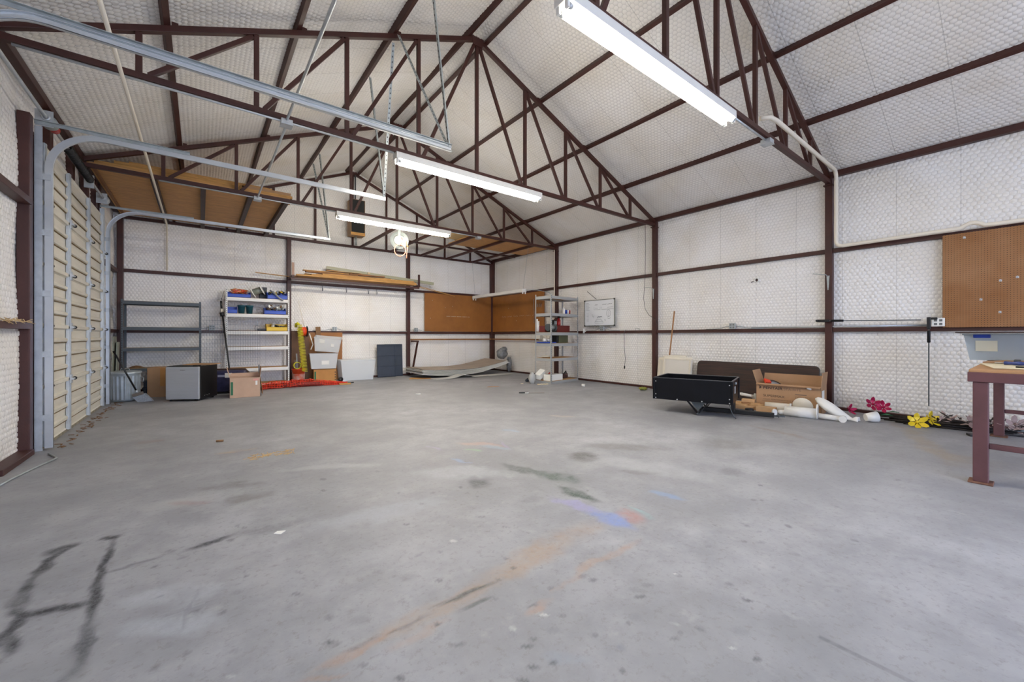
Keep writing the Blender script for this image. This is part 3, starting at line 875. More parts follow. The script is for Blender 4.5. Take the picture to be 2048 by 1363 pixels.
# ================================================================ roof trusses
XV = [XM + 0.915 * k for k in range(-4, 5)]
def chord_z(x):                         # centre line of the top chord
    return roof_z(x) - 0.033
def truss(y, label, wall=False):
    t = thing('roof_truss', label, 'truss', (XM, y, ZC), group='steel roof trusses')
    w = 0.058
    def bd(mb, n, bev=0.004):
        return mb.build(n, STEEL, t, bevel=bev, world=True)
    bd(MB().beam((XL + 0.0, y, ZC), (XR - 0.0, y, ZC), w, w), 'bottom_chord')
    bd(MB().beam((XL - 0.0, y, chord_z(XL)), (XM, y, chord_z(XM)), w, w), 'top_chord')
    bd(MB().beam((XM, y, chord_z(XM)), (XR, y, chord_z(XR)), w, w), 'top_chord')
    for i, x in enumerate(XV):
        bd(MB().b2((x - 0.024, y - 0.022, ZC + 0.025), (x + 0.024, y + 0.022, chord_z(x) - 0.03)), 'web_post')
        if i < 4 and not wall:
            x2 = XV[i + 1]
            bd(MB().beam((x + 0.07, y, ZC + 0.03), (x2 - 0.03, y, chord_z(x2 - 0.03) - 0.045), 0.04, 0.044), 'web_diagonal')
        if i > 4 and not wall:
            x2 = XV[i - 1]
            bd(MB().beam((x - 0.07, y, ZC + 0.03), (x2 + 0.03, y, chord_z(x2 + 0.03) - 0.045), 0.04, 0.044), 'web_diagonal')
    bd(MB().box((XM, y - 0.031, chord_z(XM) - 0.05), (0.16, 0.006, 0.12)), 'gusset_plate', 0)
    for sgn in (-1, 1):
        for d in (0.14, 1.245, 2.345, 3.46):
            x = XM + sgn * d
            bd(MB().box((x - sgn * 0.055, y, roof_z(x) + 0.02), (0.05, 0.05, 0.06)), 'purlin_clip', 0)
    return t
truss(Y0, 'dark red steel roof truss closest to the viewer, with the cream pipe on it')
truss(Y1, 'dark red steel roof truss with the middle lit tube light hung below it')
truss(Y2, 'dark red steel roof truss beside the plywood lofts, third one back')
truss(YB + 0.03, 'dark red steel truss set flat against the back wall below the gable', wall=True)

# joists of the two lofts, resting on the third truss and the back wall
def joist(x, z, lbl, m, w=0.05, h=0.06, grp=None):
    return tag(MB().b2((x - w / 2, Y2 + 0.03, z - h / 2), (x + w / 2, YB - 0.01, z + h / 2)).build('loft_joist', m, bevel=0.003), lbl, 'joist', grp)
for x in (3.40, 4.26, 5.17, 6.02, 6.95):
    joist(x, ZC - 0.0, {3.40: 'bare dark red joist beside the hanging speaker, outermost of its loft', 4.26: 'bare dark red loft joist crossing behind the hose reel', 5.17: 'dark red joist at the free edge of the brown plywood sheet', 6.02: 'dark red joist under the middle of the brown plywood sheet', 6.95: 'dark red joist under the brown plywood sheet, nearest the corner'}[x], STEEL,
          grp='joists of the smaller loft')
tag(MB().b2((4.2, 9.85, ZC + 0.03), (7.70, 9.90, ZC + 0.075)).build('loft_bearer', STEEL, bevel=0.003), 'thin dark red bar crossing over the joists of the smaller loft', 'bar')
for x in (-0.57, 0.03, 0.67, 1.20):
    joist(x, ZC + 0.0, {-0.57: 'dark joist under the lumber loft, nearest the garage door', 0.03: 'dark joist under the lumber loft, second from the garage door', 0.67: 'dark joist under the lumber loft, third from the garage door', 1.2: 'dark joist at the free open edge of the lumber loft'}[x], LUMD, 0.07, 0.09, 'joists of the lumber loft')
tag(MB().b2((-1.27, Y2 + 0.05, ZC + 0.05), (1.26, YB - 0.02, ZC + 0.07)).build('plywood_loft', PLY), 'wide plywood deck with lumber on it, up by the garage door corner', 'loft')
tag(MB().b2((-1.24, Y2 + 0.05, ZC + 0.03), (-1.2, YB - 0.02, ZC + 0.05)).build('loft_edge_strip', LUM2), 'thin wood strip along the wall edge of the lumber loft', 'strip')
tag(MB().b2((5.14, Y2 + 0.04, ZC + 0.034), (7.64, 9.42, ZC + 0.052)).build('plywood_sheet', PLY), 'brown plywood sheet lying across the joists in the far roof corner', 'plywood')
tag(MB().b2((4.15, Y2 + 0.1, ZC + 0.055), (6.55, 9.0, ZC + 0.072)).build('plywood_sheet', mat('glow-tinted plywood', '#c6a777', 0.6, var=0.15, scale=3, stretch=(1.5, 14, 14))), 'glow-tinted plywood sheet on the smaller loft, partly over the brown one', 'plywood')  # upper sheet coloured paler, the tube light's glow painted into it
# lumber lying on the big loft, along the third truss
z0 = ZC + 0.071
lay = [(-1.20, 1.30, 8.19, .09, .045, LUM), (-1.1, 1.25, 8.30, .09, .045, LUM2), (-1.15, 1.2, 8.41, .09, .045, LUM), (-1.2, 1.32, 8.53, .09, .045, LUM), (-1.1, 1.1, 8.65, .1, .045, LUM2),
       (-1.0, 0.55, 8.22, .10, .045, LUM), (-0.9, 1.15, 8.36, .12, .045, LUM), (-1.1, 0.9, 8.52, .1, .05, LUM2), (-0.85, 1.0, 8.30, .1, .04, LUM), (-0.7, 0.75, 8.44, .1, .04, LUM), (0.6, 1.28, 8.22, .09, .05, CARD)]
for i, (a, b_, y, w, h, m) in enumerate(lay):
    zz = z0 + (0 if i < 5 else 0.052 if i < 8 else 0.105 if i < 10 else 0.05)
    lb = ['long yellow board at the front edge of the lumber loft', 'long brown board second from the loft edge', 'long yellow board third from the loft edge', 'long yellow board fourth from the loft edge', 'long brown board deepest in on the loft floor',
          'shorter yellow board lying on the loft edge board', 'wide yellow board in the second layer of the loft pile', 'brown board in the second layer at the back of the loft pile', 'yellow board topmost in the loft pile, nearer the edge', 'yellow board topmost in the loft pile, further back', 'short tan block at the free end of the loft pile'][i]
    tag(MB().b2((a, y - w / 2, zz), (b_, y + w / 2, zz + h)).build('lumber_board', m, bevel=0.003), lb, 'board', 'boards on the plywood loft')

# ================================================================ lit tube lights
def tube_light(x0, x1, y, z, label, lit=True, vertical=False):
    L = x1 - x0
    t = thing('tube_light', label, 'light', ((x0 + x1) / 2, y, z), PI / 2 if vertical else 0, group='eight-foot tube lights')
    h = L / 2
    prof = [(-0.058, 0.105), (0.058, 0.105), (0.066, 0.095), (0.068, 0.02), (-0.068, 0.02), (-0.066, 0.095)]
    MB().prism([(-h, a, b) for a, b in prof], (L, 0, 0)).build('housing', WHITE, t, bevel=0.003)
    for s in (-1, 1):
        if lit:
            MB().tube([(-h + 0.05, s * 0.043, -0.008), (h - 0.05, s * 0.043, -0.008)], 0.019, 12).build('tube', GLOW, t)
        for e in (-1, 1):
            MB().box((e * (h - 0.02), s * 0.043, 0.0), (0.022, 0.034, 0.062)).build('socket', PVCW, t, bevel=0.005)
            if lit:
                MB().tube([(e * (h - 0.03), s * 0.043, -0.008), (e * (h - 0.062), s * 0.043, -0.008)], 0.0205, 12).build('tube_cap', GALV, t)
    return t
tube_light(1.94, 4.42, Y0, ZC - 0.135, 'lit twin tube light closest to the viewer, across the upper picture')
tube_light(1.97, 4.44, Y1, ZC - 0.135, 'lit twin tube light under the middle truss, above the room centre')
tube_light(2.02, 4.44, Y2, ZC - 0.135, 'lit twin tube light furthest back, in front of the hose reel')
hl = tube_light(8.40, 10.92, 6.88, 2.29, 'unlit empty tube fixture hung on wires above the white sheets', lit=False, vertical=True)
hl.location = (6.88, 9.66, 2.29)
MB().tube([(-1.2, 0, 0.10), (-1.42, 0, 1.18)], 0.004, 6).build('hanging_wire', GALVD, hl)
MB().tube([(1.2, 0, 0.10), (1.38, 0, 1.20)], 0.004, 6).build('hanging_wire', GALVD, hl)
tag(MB().tube([(6.9, 8.38, 2.36), (7.2, 8.25, 2.37), (7.55, 8.15, 2.32), (7.66, 8.12, 2.2)], 0.008, 6).build('lamp_cable', GALVD), 'grey cable from the unlit hanging fixture to the corner column', 'cable')
tag(MB().tube([(7.60, 8.0, 1.6), (7.60, 8.0, ZC - 0.05)], 0.014, 8).build('conduit', PVC), 'thin cream conduit running down the column behind the silver shelf', 'conduit')

# ================================================================ overhead door and its tracks
door = tag(bpy.data.objects.new('door_1', None), kind='structure')
COL.objects.link(door)
door.location = (-1.27, (DY0 + DY1) / 2, 0)
sh = DZ / 5
prof = []
n = 0
P_ = [(0, 0), (0.012, 0.0), (0.012, 0.02), (0, 0.03)]
for a in (0.15, 0.30, 0.45):
    P_ += [(0, a * 1.02 - 0.028), (0.022, a * 1.02 - 0.014), (0.022, a * 1.02 + 0.014), (0, a * 1.02 + 0.028)]
P_ += [(0, sh - 0.035), (0.012, sh - 0.02), (0.012, sh)]
hD = (DY1 - DY0) / 2
SLAT = [y for y in (-hD + 0.06, -hD + 1.02, -hD + 2.09, hD - 0.06)]
for k in range(5):
    mb = MB()
    z = k * sh + 0.01
    poly = [(a - 0.0, -hD, z + b) for a, b in P_] + [(-0.03, -hD, z + sh), (-0.03, -hD, z)]
    mb.prism(poly, (0, 2 * hD, 0))
    # raised rails between sections
    sec = mb.build('section', CREAM, door)
    for y in SLAT:
        MB().b2((0.004, y - 0.035, z + 0.012), (0.036, y + 0.035, z + sh - 0.012)).b2((0.036, y - 0.018, z + 0.012), (0.042, y + 0.018, z + sh - 0.012)).build('stile', GALV, sec, bevel=0.003)
        if k < 4:
            MB().box((0.045, y, z + sh), (0.014, 0.075, 0.10)).tube([(0.06, y - 0.05, z + sh), (0.06, y + 0.05, z + sh)], 0.013, 8).build('hinge', GALV, sec)
            MB().tube([(0.06, y + 0.05, z + sh), (0.06, y + 0.085, z + sh)], 0.02, 10).build('roller', BLACK, sec)
    for a in (0.15, 0.30, 0.45):
        MB().b2((0.0, -hD, z + a * 1.02 - 0.033), (0.012, hD, z + a * 1.02 - 0.024)).build('under_rib_line', mat('brown rib line', '#7d6a4c', 0.9, var=0.3, scale=12), sec)  # thin brown strip running just below each rib
    if k < 4:
        MB().b2((0.0, -hD, z + sh - 0.022), (0.03, hD, z + sh + 0.022)).build('section_rail', CREAM, sec, bevel=0.006)
MB().b2((-0.03, -hD, 0.0), (0.015, hD, 0.03)).build('bottom_seal', mat('weathered rubber', '#8a8170', 0.8, var=0.3, scale=8), door)

def track(y, z, x1, label, side, angle_end=-0.1):
    """vertical leg, bend and horizontal run of one door track; side = +1 if the door lies towards +y"""
    t = thing('garage_door_track', label, 'track', (-1.19, y, 0), group='garage door tracks')
    xv, r = -1.195, 0.40
    path = [(xv, 0.02)] + [(xv, z - r - 0.001)]
    path += [(xv + r - r * math.cos(a), z - r + r * math.sin(a)) for a in [PI / 2 * i / 12 for i in range(1, 13)]] + [(x1, z)]
    def strip(lo, hi, ya, yb):           # a band of the C-section swept along the path; lo..hi across it
        vs, fs = [], []
        for i, (x, zz) in enumerate(path):
            if i == 0:
                d = Vector((0, 0, 1))
            elif i == len(path) - 1:
                d = Vector((1, 0, 0))
            else:
                d = Vector((path[i + 1][0] - path[i - 1][0], 0, path[i + 1][1] - path[i - 1][1])).normalized()
            nr = Vector((d.z, 0, -d.x))  # towards the room / down
            for (o, yy) in ((lo, ya), (hi, ya), (hi, yb), (lo, yb)):
                vs.append(Vector((x, yy, zz)) + nr * o)
            if i:
                b0, b1 = (i - 1) * 4, i * 4
                for k in range(4):
                    fs.append((b0 + k, b0 + (k + 1) % 4, b1 + (k + 1) % 4, b1 + k))
        fs += [(3, 2, 1, 0), tuple(len(vs) - 4 + k for k in range(4))]
        return vs, fs
    mb = MB()
    mb.add(*strip(-0.028, 0.028, y - 0.0015, y + 0.0015))
    mb.add(*strip(0.025, 0.028, y, y + side * 0.03), True)
    mb.add(*strip(-0.028, -0.025, y, y + side * 0.02), True)
    mb.add(*strip(0.018, 0.028, y + side * 0.024, y + side * 0.03), True)
    mb.build('rail', ALU, t, world=True)
    MB().b2((-1.29, y - 0.004, 0), (-1.236, y + 0.0, z + 0.0)).b2((-1.29, y - 0.004, 0), (-1.286, y - side * -0.03, z)).build('jamb_angle', GALV, t, world=True)
    for zz in (0.32, 0.95, 1.55, 2.15, 2.70):
        MB().b2((-1.275, y - 0.010, zz - 0.03), (-1.18, y - 0.004, zz + 0.03)).b2((-1.25, y - 0.016, zz - 0.022), (-1.232, y - 0.01, zz + 0.022)).build('track_bracket', GALV, t, world=True)
    # perforated angle above the run
    mb = MB().b2((-1.29, y - 0.006, z + 0.02), (angle_end, y - 0.002, z + 0.052)).b2((-1.29, y - 0.03, z + 0.049), (angle_end, y - 0.002, z + 0.053))
    mb.build('track_angle', GALVD, t, world=True)
    return t
ZT = 3.19
def hanger(t, p, q):
    """perforated angle: two flanges with a row of slots standing proud as dark holes"""
    MB().beam(p, q, 0.034, 0.003).beam(Vector(p) + Vector((0.016, 0.012, 0)), Vector(q) + Vector((0.016, 0.012, 0)), 0.003, 0.028).build('hanger', GALVD, t, world=True)
    p, q = Vector(p), Vector(q)
    mb = MB()
    N_ = max(4, int((q - p).length / 0.06))
    for i in range(N_):
        a = p.lerp(q, (i + 0.3) / N_)
        b2_ = p.lerp(q, (i + 0.62) / N_)
        mb.beam(a + Vector((0, -0.0, 0)), b2_, 0.011, 0.006)
    tag(mb.build('slot_row', BLACK, t, world=True), kind='stuff')
tr1 = track(5.98, ZT, 2.2, 'shiny door track of the closed garage door, side nearer the viewer', 1)
hanger(tr1, (2.17, 5.98, ZT + 0.02), (1.96, 5.98, 4.93))
hanger(tr1, (2.17, 5.96, ZT + 0.02), (1.98, 5.10, 4.93))
tr2 = track(9.22, ZT, 2.19, 'shiny door track of the closed garage door, side nearer the back wall', -1)
hanger(tr2, (2.16, 9.22, ZT + 0.02), (1.96, 9.15, 4.93))
hanger(tr2, (2.16, 9.22, ZT + 0.02), (1.96, 9.75, 4.93))
tr3 = track(3.97, ZT, 2.2, 'large bright door track crossing the upper corner nearest the viewer', -1, 2.2)
hanger(tr3, (2.17, 3.97, ZT + 0.02), (1.96, 3.97, 4.93))
hanger(tr3, (2.17, 3.98, ZT + 0.02), (1.98, 4.93, 4.93))
# torsion shaft with spring and drums
ts = thing('torsion_shaft', 'long steel shaft with black spring and drums above the garage door', 'shaft', (-1.215, 6.0, 3.29))
MB().tube([(-1.215, 1.0, 3.29), (-1.215, 9.3, 3.29)], 0.016, 10).build('shaft', GALV, ts, world=True)
sp = []
for i in range(420):
    a = i * 2 * PI / 12
    sp.append((-1.215 + 0.038 * math.cos(a), 6.75 + 1.25 * i / 420, 3.29 + 0.038 * math.sin(a)))
MB().tube(sp, 0.011, 5).build('spring', BLACK, ts, world=True)
MB().b2((XL - 0.0, 8.08, 3.20), (XL + 0.1, 8.12, 3.38)).build('bearing_plate', GALV, ts, world=True, bevel=0.004)
for y, m in ((6.12, RED), (9.05, GALV)):
    MB().lathe([(0.0, -0.035), (0.062, -0.035), (0.062, -0.028), (0.048, -0.02), (0.048, 0.02), (0.062, 0.028), (0.062, 0.035), (0, 0.035)], 20, (-1.215, y, 3.29), (PI / 2, 0, 0)).build('cable_drum', GALV if m is GALV else GALVD, ts, world=True)
    MB().b2((XL + 0.0, y - 0.135, 3.20), (-1.165, y - 0.13, 3.36)).lathe([(0.02, -0.008), (0.034, -0.008), (0.034, 0.008), (0.02, 0.008)], 16, (-1.215, y - 0.14, 3.29), (PI / 2, 0, 0)).build('end_plate', GALV, ts, world=True)
MB().tube([(-1.215, 6.17, 3.29), (-1.215, 6.30, 3.29)], 0.04, 14).build('winding_cone', RED, ts, world=True)

# ================================================================ conduits, boxes and pipes
def cond(name, pts, r, m, label, cat='conduit', n=8):
    return tag(MB().tube(pts, r, n).build(name, m), label, cat)
def jbox(c, s, label, name='junction_box', m=None):
    t = thing(name, label, 'box', c)
    MB().box((0, 0, 0), s).build('body', m or GALV, t, bevel=0.004)
    MB().box((0, 0, -s[2] / 2 - 0.003), (s[0] * 1.08, s[1] * 1.08, 0.006)).build('cover', m or GALV, t, bevel=0.002)
    return t
cond('conduit', [(-1.2, Y1 - 0.02, ZC - 0.048), (1.95, Y1 - 0.02, ZC - 0.048)], 0.012, GALV, 'thin bright conduit clipped under the middle truss')
cond('conduit', [(-0.5, Y2 - 0.02, ZC - 0.045), (2.0, Y2 - 0.02, ZC - 0.045)], 0.011, GALV, 'thin bright conduit clipped under the third truss')
cond('conduit', [(4.45, Y0 + 0.0, ZC - 0.05), (5.33, Y0 + 0.0, ZC - 0.05)], 0.012, GALV, 'short conduit from the closest tube light to a box')
cond('conduit', [(4.46, Y2 - 0.01, ZC - 0.045), (5.18, Y2 - 0.01, ZC - 0.045)], 0.011, GALV, 'short conduit from the furthest tube light to a box')
cond('conduit', [(0.74, 1.2, ZC - 0.04), (0.74, Y1, ZC - 0.04)], 0.014, GALV, 'grey conduit running overhead from the viewer to the middle truss box')
cond('conduit', [(0.75, Y1, ZC - 0.05), (0.76, Y2, ZC - 0.045)], 0.014, GALV, 'grey conduit spanning overhead between the middle and third trusses')
jbox((0.74, Y1 - 0.02, ZC - 0.06), (0.11, 0.11, 0.055), 'grey square junction box under the middle truss')
jbox((0.76, Y2 - 0.02, ZC - 0.06), (0.11, 0.11, 0.055), 'grey square junction box under the third truss by the loft')
jbox((5.38, Y0, ZC - 0.06), (0.11, 0.11, 0.05), 'grey junction box under the closest truss near the cream pipe')
jbox((5.2, Y2, ZC - 0.06), (0.11, 0.11, 0.05), 'small grey junction box under the smaller loft')
cond('plastic_pipe', [(-0.55, 1.5, ZC - 0.065), (-0.56, Y2, ZC - 0.065), (-0.56, 10.95, ZC - 0.065), (-0.56, 11.06, ZC - 0.13), (-0.56, 11.075, 2.5)], 0.016, PVC, 'thin cream pipe running under the roof and down the back wall', 'pipe')
pp = [(5.12, Y0 - 0.02, 3.64), (5.2, Y0 - 0.10, 3.645), (5.34, Y0 - 0.115, 3.645), (7.50, Y0 - 0.115, 3.625)] + arc((7.52, Y0 - 0.115, 3.525), 0.1, PI / 2, 0, 6) + [(7.62, Y0 - 0.115, 2.56)]
pp += [(7.62, Y0 - 0.115 - 0.08 * (1 - math.cos(a)), 2.56 - 0.08 * math.sin(a)) for a in (0.4, 0.8, 1.2, 1.57)] + [(7.62, 0.62, 2.49)]
pp += [(7.62, 0.60 - 0.04 * i, 2.49 + 0.05 * math.sin(PI * i / 5)) for i in range(6)] + [(7.62, 0.3, 2.485), (7.62, -1.5, 2.47)]
cond('drain_pipe', pp, 0.026, PVC, 'thick cream pipe along the closest truss, down the column and over the pegboard', 'pipe', 14)
def outlet(c, face, label, quad=False, cable=0.3):
    """electrical box on a girt; face 'x' looks to -x, 'y' to -y"""
    t = thing('outlet_box', label, 'outlet', c, -PI / 2 if face == 'x' else 0, group='wall outlets')
    # local frame: front looks to -y, x runs along the wall
    s = -1 if face == 'x' else 1
    MB().box((0, 0, 0), (0.115 if quad else 0.10, 0.05, 0.105)).build('box', GALV, t, bevel=0.004)
    MB().box((0, -0.028, 0), (0.118 if quad else 0.104, 0.006, 0.108)).build('face_plate', PVCW if quad else GALVD, t, bevel=0.002)
    for i in (-1, 1):
        for j in (-1, 1):
            MB().box((i * 0.024, -0.032, j * 0.024), (0.03, 0.004, 0.03)).build('socket', mat('outlet face', '#777a7a', 0.5), t, bevel=0.003)
            if quad:
                MB().box((i * 0.024 - 0.006, -0.0345, j * 0.024 + 0.003), (0.004, 0.002, 0.012)).box((i * 0.024 + 0.006, -0.0345, j * 0.024 + 0.003), (0.004, 0.002, 0.012)).build('slot', BLACK, t)
    for sg in (-1, 1):
        if cable:
            MB().tube([(sg * 0.05, 0.0, 0.0), (sg * 0.12, 0.01, -0.005), (sg * (0.12 + cable * 0.3), 0.015, -0.035), (sg * (0.12 + cable * 0.6), 0.02, -0.048), (sg * (0.2 + cable), 0.02, -0.05)], 0.007, 6).build('flex_conduit', GALVD, t)
    return t
outlet((XR - 0.03, 3.395, 1.31), 'x', 'grey outlet box on the wall above the dark folded table')
outlet((XR - 0.03, 6.42, 1.31), 'x', 'grey outlet box just below the whiteboard')
outlet((XR - 0.03, 0.80, 1.31), 'x', 'white four-socket outlet beside the pegboard', True, 0.0)
outlet((2.735, YB - 0.03, 1.31), 'y', 'grey outlet box above the clear totes')
outlet((0.195, YB - 0.03, 1.31), 'y', 'grey outlet box between the dark and the white shelving')
outlet((4.98, YB - 0.03, 1.31), 'y', 'grey outlet box beside the brown wall board')
cond('conduit', [(XR + 0.02, 3.1, 1.275), (XR + 0.02, 0.9, 1.275)], 0.012, GALV, 'long grey conduit lying on the girt towards the pegboard')
# ================================================================ along the back wall
def shelf_unit(name, label, loc, w, d, h, levels, m, deck, rotz=0.0, beam=0.06, holes=None, post=0.035):
    t = thing(name, label, 'shelving', loc, rotz)
    for x in (0, w):
        for y in (0, d):
            sx, sy = (1 if x == 0 else -1), (1 if y == 0 else -1)
            MB().b2((x, y, 0), (x + sx * post, y + sy * 0.003, h)).b2((x, y, 0), (x + sx * 0.003, y + sy * post, h)).build('post', m, t)
            if holes and y == 0:
                mb = MB()
                z = 0.05
                while z < h - 0.03:
                    mb.box((x + sx * post * 0.5, -0.001, z), (0.011, 0.002, 0.02))
                    z += 0.045
                tag(mb.build('punched_holes', holes, t), kind='stuff')
    for z in levels:
        s = MB().b2((0.004, 0.004, z - beam), (w - 0.004, 0.02, z)).b2((0.004, d - 0.02, z - beam), (w - 0.004, d - 0.004, z))
        s.b2((0.004, 0.02, z - beam), (0.02, d - 0.02, z)).b2((w - 0.02, 0.02, z - beam), (w - 0.004, d - 0.02, z))
        sh_ = s.build('shelf', m, t, bevel=0.002)
        MB().b2((0.02, 0.018, z - 0.018), (w - 0.02, d - 0.02, z + 0.004)).build('deck', deck, sh_)
        MB().b2((0.036, -0.002, z - beam * 0.62), (w - 0.036, 0.005, z - beam * 0.42)).build('beam_lip', m, sh_)
    return t
DUST = mat('dusty chipboard', '#8f7a5c', 0.8, var=0.2, scale=6)
CHIP = mat('chipboard', '#b78f5c', 0.75, var=0.12, scale=8)
shelf_unit('steel_shelving', 'empty dark grey steel shelving in the garage door corner', (-1.2, 10.55, 0), 1.205, 0.45, 1.83, (1.80, 1.30, 0.895, 0.50), DGREY, DUST, holes=BLACK)
tag(MB().lathe([(0.12, 0.506), (0.09, 0.522), (0.05, 0.545), (0, 0.555)], 18, (-1.0, 10.74, 0), sq=lambda a: 1 + 0.12 * math.sin(3 * a) + 0.06 * math.sin(7 * a)).build('dirt_heap', RUST), 'small heap of brown dirt on the bottom dark shelf', 'dirt')
WS = shelf_unit('steel_shelving', 'white steel shelving holding blue bins, beside the lumber rack', (0.418, 10.6, 0), 1.215, 0.45, 2.16, (1.965, 1.615, 1.235, 0.89, 0.42, 0.07), WHITE, CHIP, holes=BLACK, beam=0.07)

def bin_(loc, w, d, h, m, label, grp=None, rotz=0):
    t = thing('storage_bin', label, 'bin', loc, rotz, grp)
    th = 0.006
    lowf = h * 0.55
    MB().b2((-w / 2, 0, 0), (w / 2, d, th)).build('base', m, t)
    MB().b2((-w / 2, d - th, 0), (w / 2, d, h)).build('back_wall', m, t)
    MB().b2((-w / 2, 0, 0), (w / 2, th, lowf)).b2((-w / 2, -0.012, lowf - 0.012), (w / 2, th, lowf)).build('front_lip', m, t, bevel=0.002)
    for s in (-1, 1):
        x = s * w / 2
        MB().prism([(x, 0, 0), (x, d, 0), (x, d, h), (x, d * 0.35, h), (x, 0, lowf)], (-s * th, 0, 0)).build('side_wall', m, t)
    return t
def junk(c, size, n, mats, name, label, cat, seed, group=None):
    """a handful of small loose parts lying in a bin: too small to pick apart, one object"""
    r = random.Random(seed)
    t = thing(name, label, cat, c, 0, group)
    per = {}
    for i in range(n):
        m = r.choice(mats)
        p = (r.uniform(-size[0], size[0]), r.uniform(-size[1], size[1]), r.uniform(0, size[2]))
        s = [r.uniform(0.02, 0.06) for _ in range(3)]
        per.setdefault(m, MB()).box(p, s, (r.uniform(-1, 1), r.uniform(-1, 1), r.uniform(0, 3)))
    for m, mb in per.items():
        tag(mb.build('loose_parts', m, t), kind='stuff')
    return t
zt = 1.974
bin_((0.665, 10.63, zt), 0.42, 0.26, 0.13, BLUE, 'blue bin of orange cord on the top white shelf')
t = thing('extension_cord', 'tangle of orange and tan cord heaped in the blue bin', 'cord', (0.665, 10.75, zt + 0.05))
for i in range(7):
    r = random.Random(20 + i)
    pts = [(0.17 * math.cos(a * 1.7 + i) * r.uniform(.6, 1.05), 0.09 * math.sin(a * 2.1 + i), 0.04 + 0.012 * i + 0.03 * math.sin(a * 3 + i)) for a in [k * 0.45 for k in range(14)]]
    MB().tube(pts, 0.006, 6).build('coil', ORANGE if i % 3 else LUM, t)
MB().tube([(-0.22, -0.05, 0.1), (-0.1, 0, 0.14), (0.0, 0, 0.24), (0.12, 0.0, 0.26), (0.2, 0, 0.15), (0.24, 0, 0.03)], 0.004, 6).build('loose_end', PVC, t)
t = thing('wire_spool', 'grey and white spool of cable tilted on the top shelf', 'spool', (1.02, 10.78, zt + 0.172), rot=(0.5, 1.05, 0.3))
MB().tube([(0, 0, -0.09), (0, 0, 0.09)], 0.075, 20).build('winding', mat('grey cable', '#8b9083', 0.4), t)
for s in (-1, 1):
    MB().lathe([(0.0, -0.006), (0.13, -0.006), (0.13, 0.006), (0.0, 0.006)], 24, (0, 0, s * 0.095)).build('flange', PVCW, t)
t = thing('speaker', 'small black speaker box behind the cable spool', 'speaker', (1.14, 10.965, zt))
MB().box((0, 0, 0.14), (0.15, 0.12, 0.28)).build('cabinet', BLACK, t, bevel=0.008)
MB().lathe([(0, -0.004), (0.05, -0.004), (0.055, 0.0), (0.0, 0.002)], 20, (0, -0.062, 0.17), (PI / 2, 0, 0)).build('cone', DGREY, t)
bin_((1.395, 10.63, zt), 0.40, 0.26, 0.16, BLUE, 'blue bin overflowing with tools at the column end of the top shelf')
junk((1.38, 10.74, zt + 0.10), (0.15, 0.08, 0.08), 22, [BLACK, DGREY, YEL, GALVD], 'tool_pile', 'jumble of black and grey tools heaped in the top blue bin', 'tools', 3)
tag(MB().tube([(1.25, 10.66, zt + 0.19), (1.33, 10.585, zt + 0.12), (1.42, 10.565, zt + 0.02), (1.5, 10.565, zt - 0.03)], 0.02, 8).build('bag_strap', mat('grey web strap', '#85898c', 0.7)), 'grey strap hanging over the front of the top blue bin', 'strap')
zt = 1.624
bin_((0.54, 10.63, zt), 0.18, 0.26, 0.15, BLUE, 'small blue bin beside the teal pots on the second shelf')
for i, x in enumerate((0.71, 0.86)):
    t = thing('plant_pot', ('teal plastic pot next to the small blue bin', 'teal plastic pot on the free side of its twin')[i], 'pot', (x, 10.72, zt), group='teal pots on the white shelf')
    MB().lathe([(0, 0), (0.055, 0), (0.068, 0.15), (0.076, 0.152), (0.076, 0.185), (0.066, 0.185), (0.054, 0.01), (0, 0.01)], 24).build('pot', TEAL, t)
    MB().blob((0, 0, 0.17), (0.05, 0.05, 0.03), 8, 0.3, R).build('contents', RUST, t)
bin_((1.35, 10.63, zt), 0.43, 0.26, 0.15, BLUE, 'wide blue bin of metal fittings on the second white shelf')
junk((1.36, 10.75, zt + 0.10), (0.16, 0.08, 0.1), 34, [GALVD, PAPER, RUST, BLACK, GALV], 'fittings_pile', 'heap of metal fittings filling the wide blue bin', 'fittings', 5)
zt = 1.244
bin_((1.385, 10.63, zt), 0.42, 0.26, 0.16, YEL, 'yellow bin on the middle white shelf')
t = thing('wire_spool', 'small silver wire spool standing in the yellow bin', 'spool', (1.32, 10.75, zt + 0.07))
MB().lathe([(0, 0), (0.05, 0), (0.05, 0.01), (0.043, 0.012), (0.043, 0.088), (0.05, 0.09), (0.05, 0.1), (0, 0.1)], 20).build('reel', mat('silver wire', '#d7d5cc', 0.3, 0.4), t)
junk((1.45, 10.75, zt + 0.07), (0.09, 0.07, 0.04), 12, [DGREY, BLACK], 'hardware_pile', 'dark hardware pieces in the yellow bin', 'hardware', 6)
t = thing('hand_tool', 'dark hand tool with curved hook on the middle white shelf', 'tool', (1.03, 10.70, zt))
MB().box((0.06, 0, 0.025), (0.17, 0.07, 0.05)).build('body', BLACK, t, bevel=0.01)
MB().tube([(-0.06, 0, 0.0), (-0.07, 0, 0.05), (-0.06, 0, 0.11), (-0.03, 0, 0.13), (-0.005, 0, 0.12)], 0.006, 6).build('hook', DGREY, t)
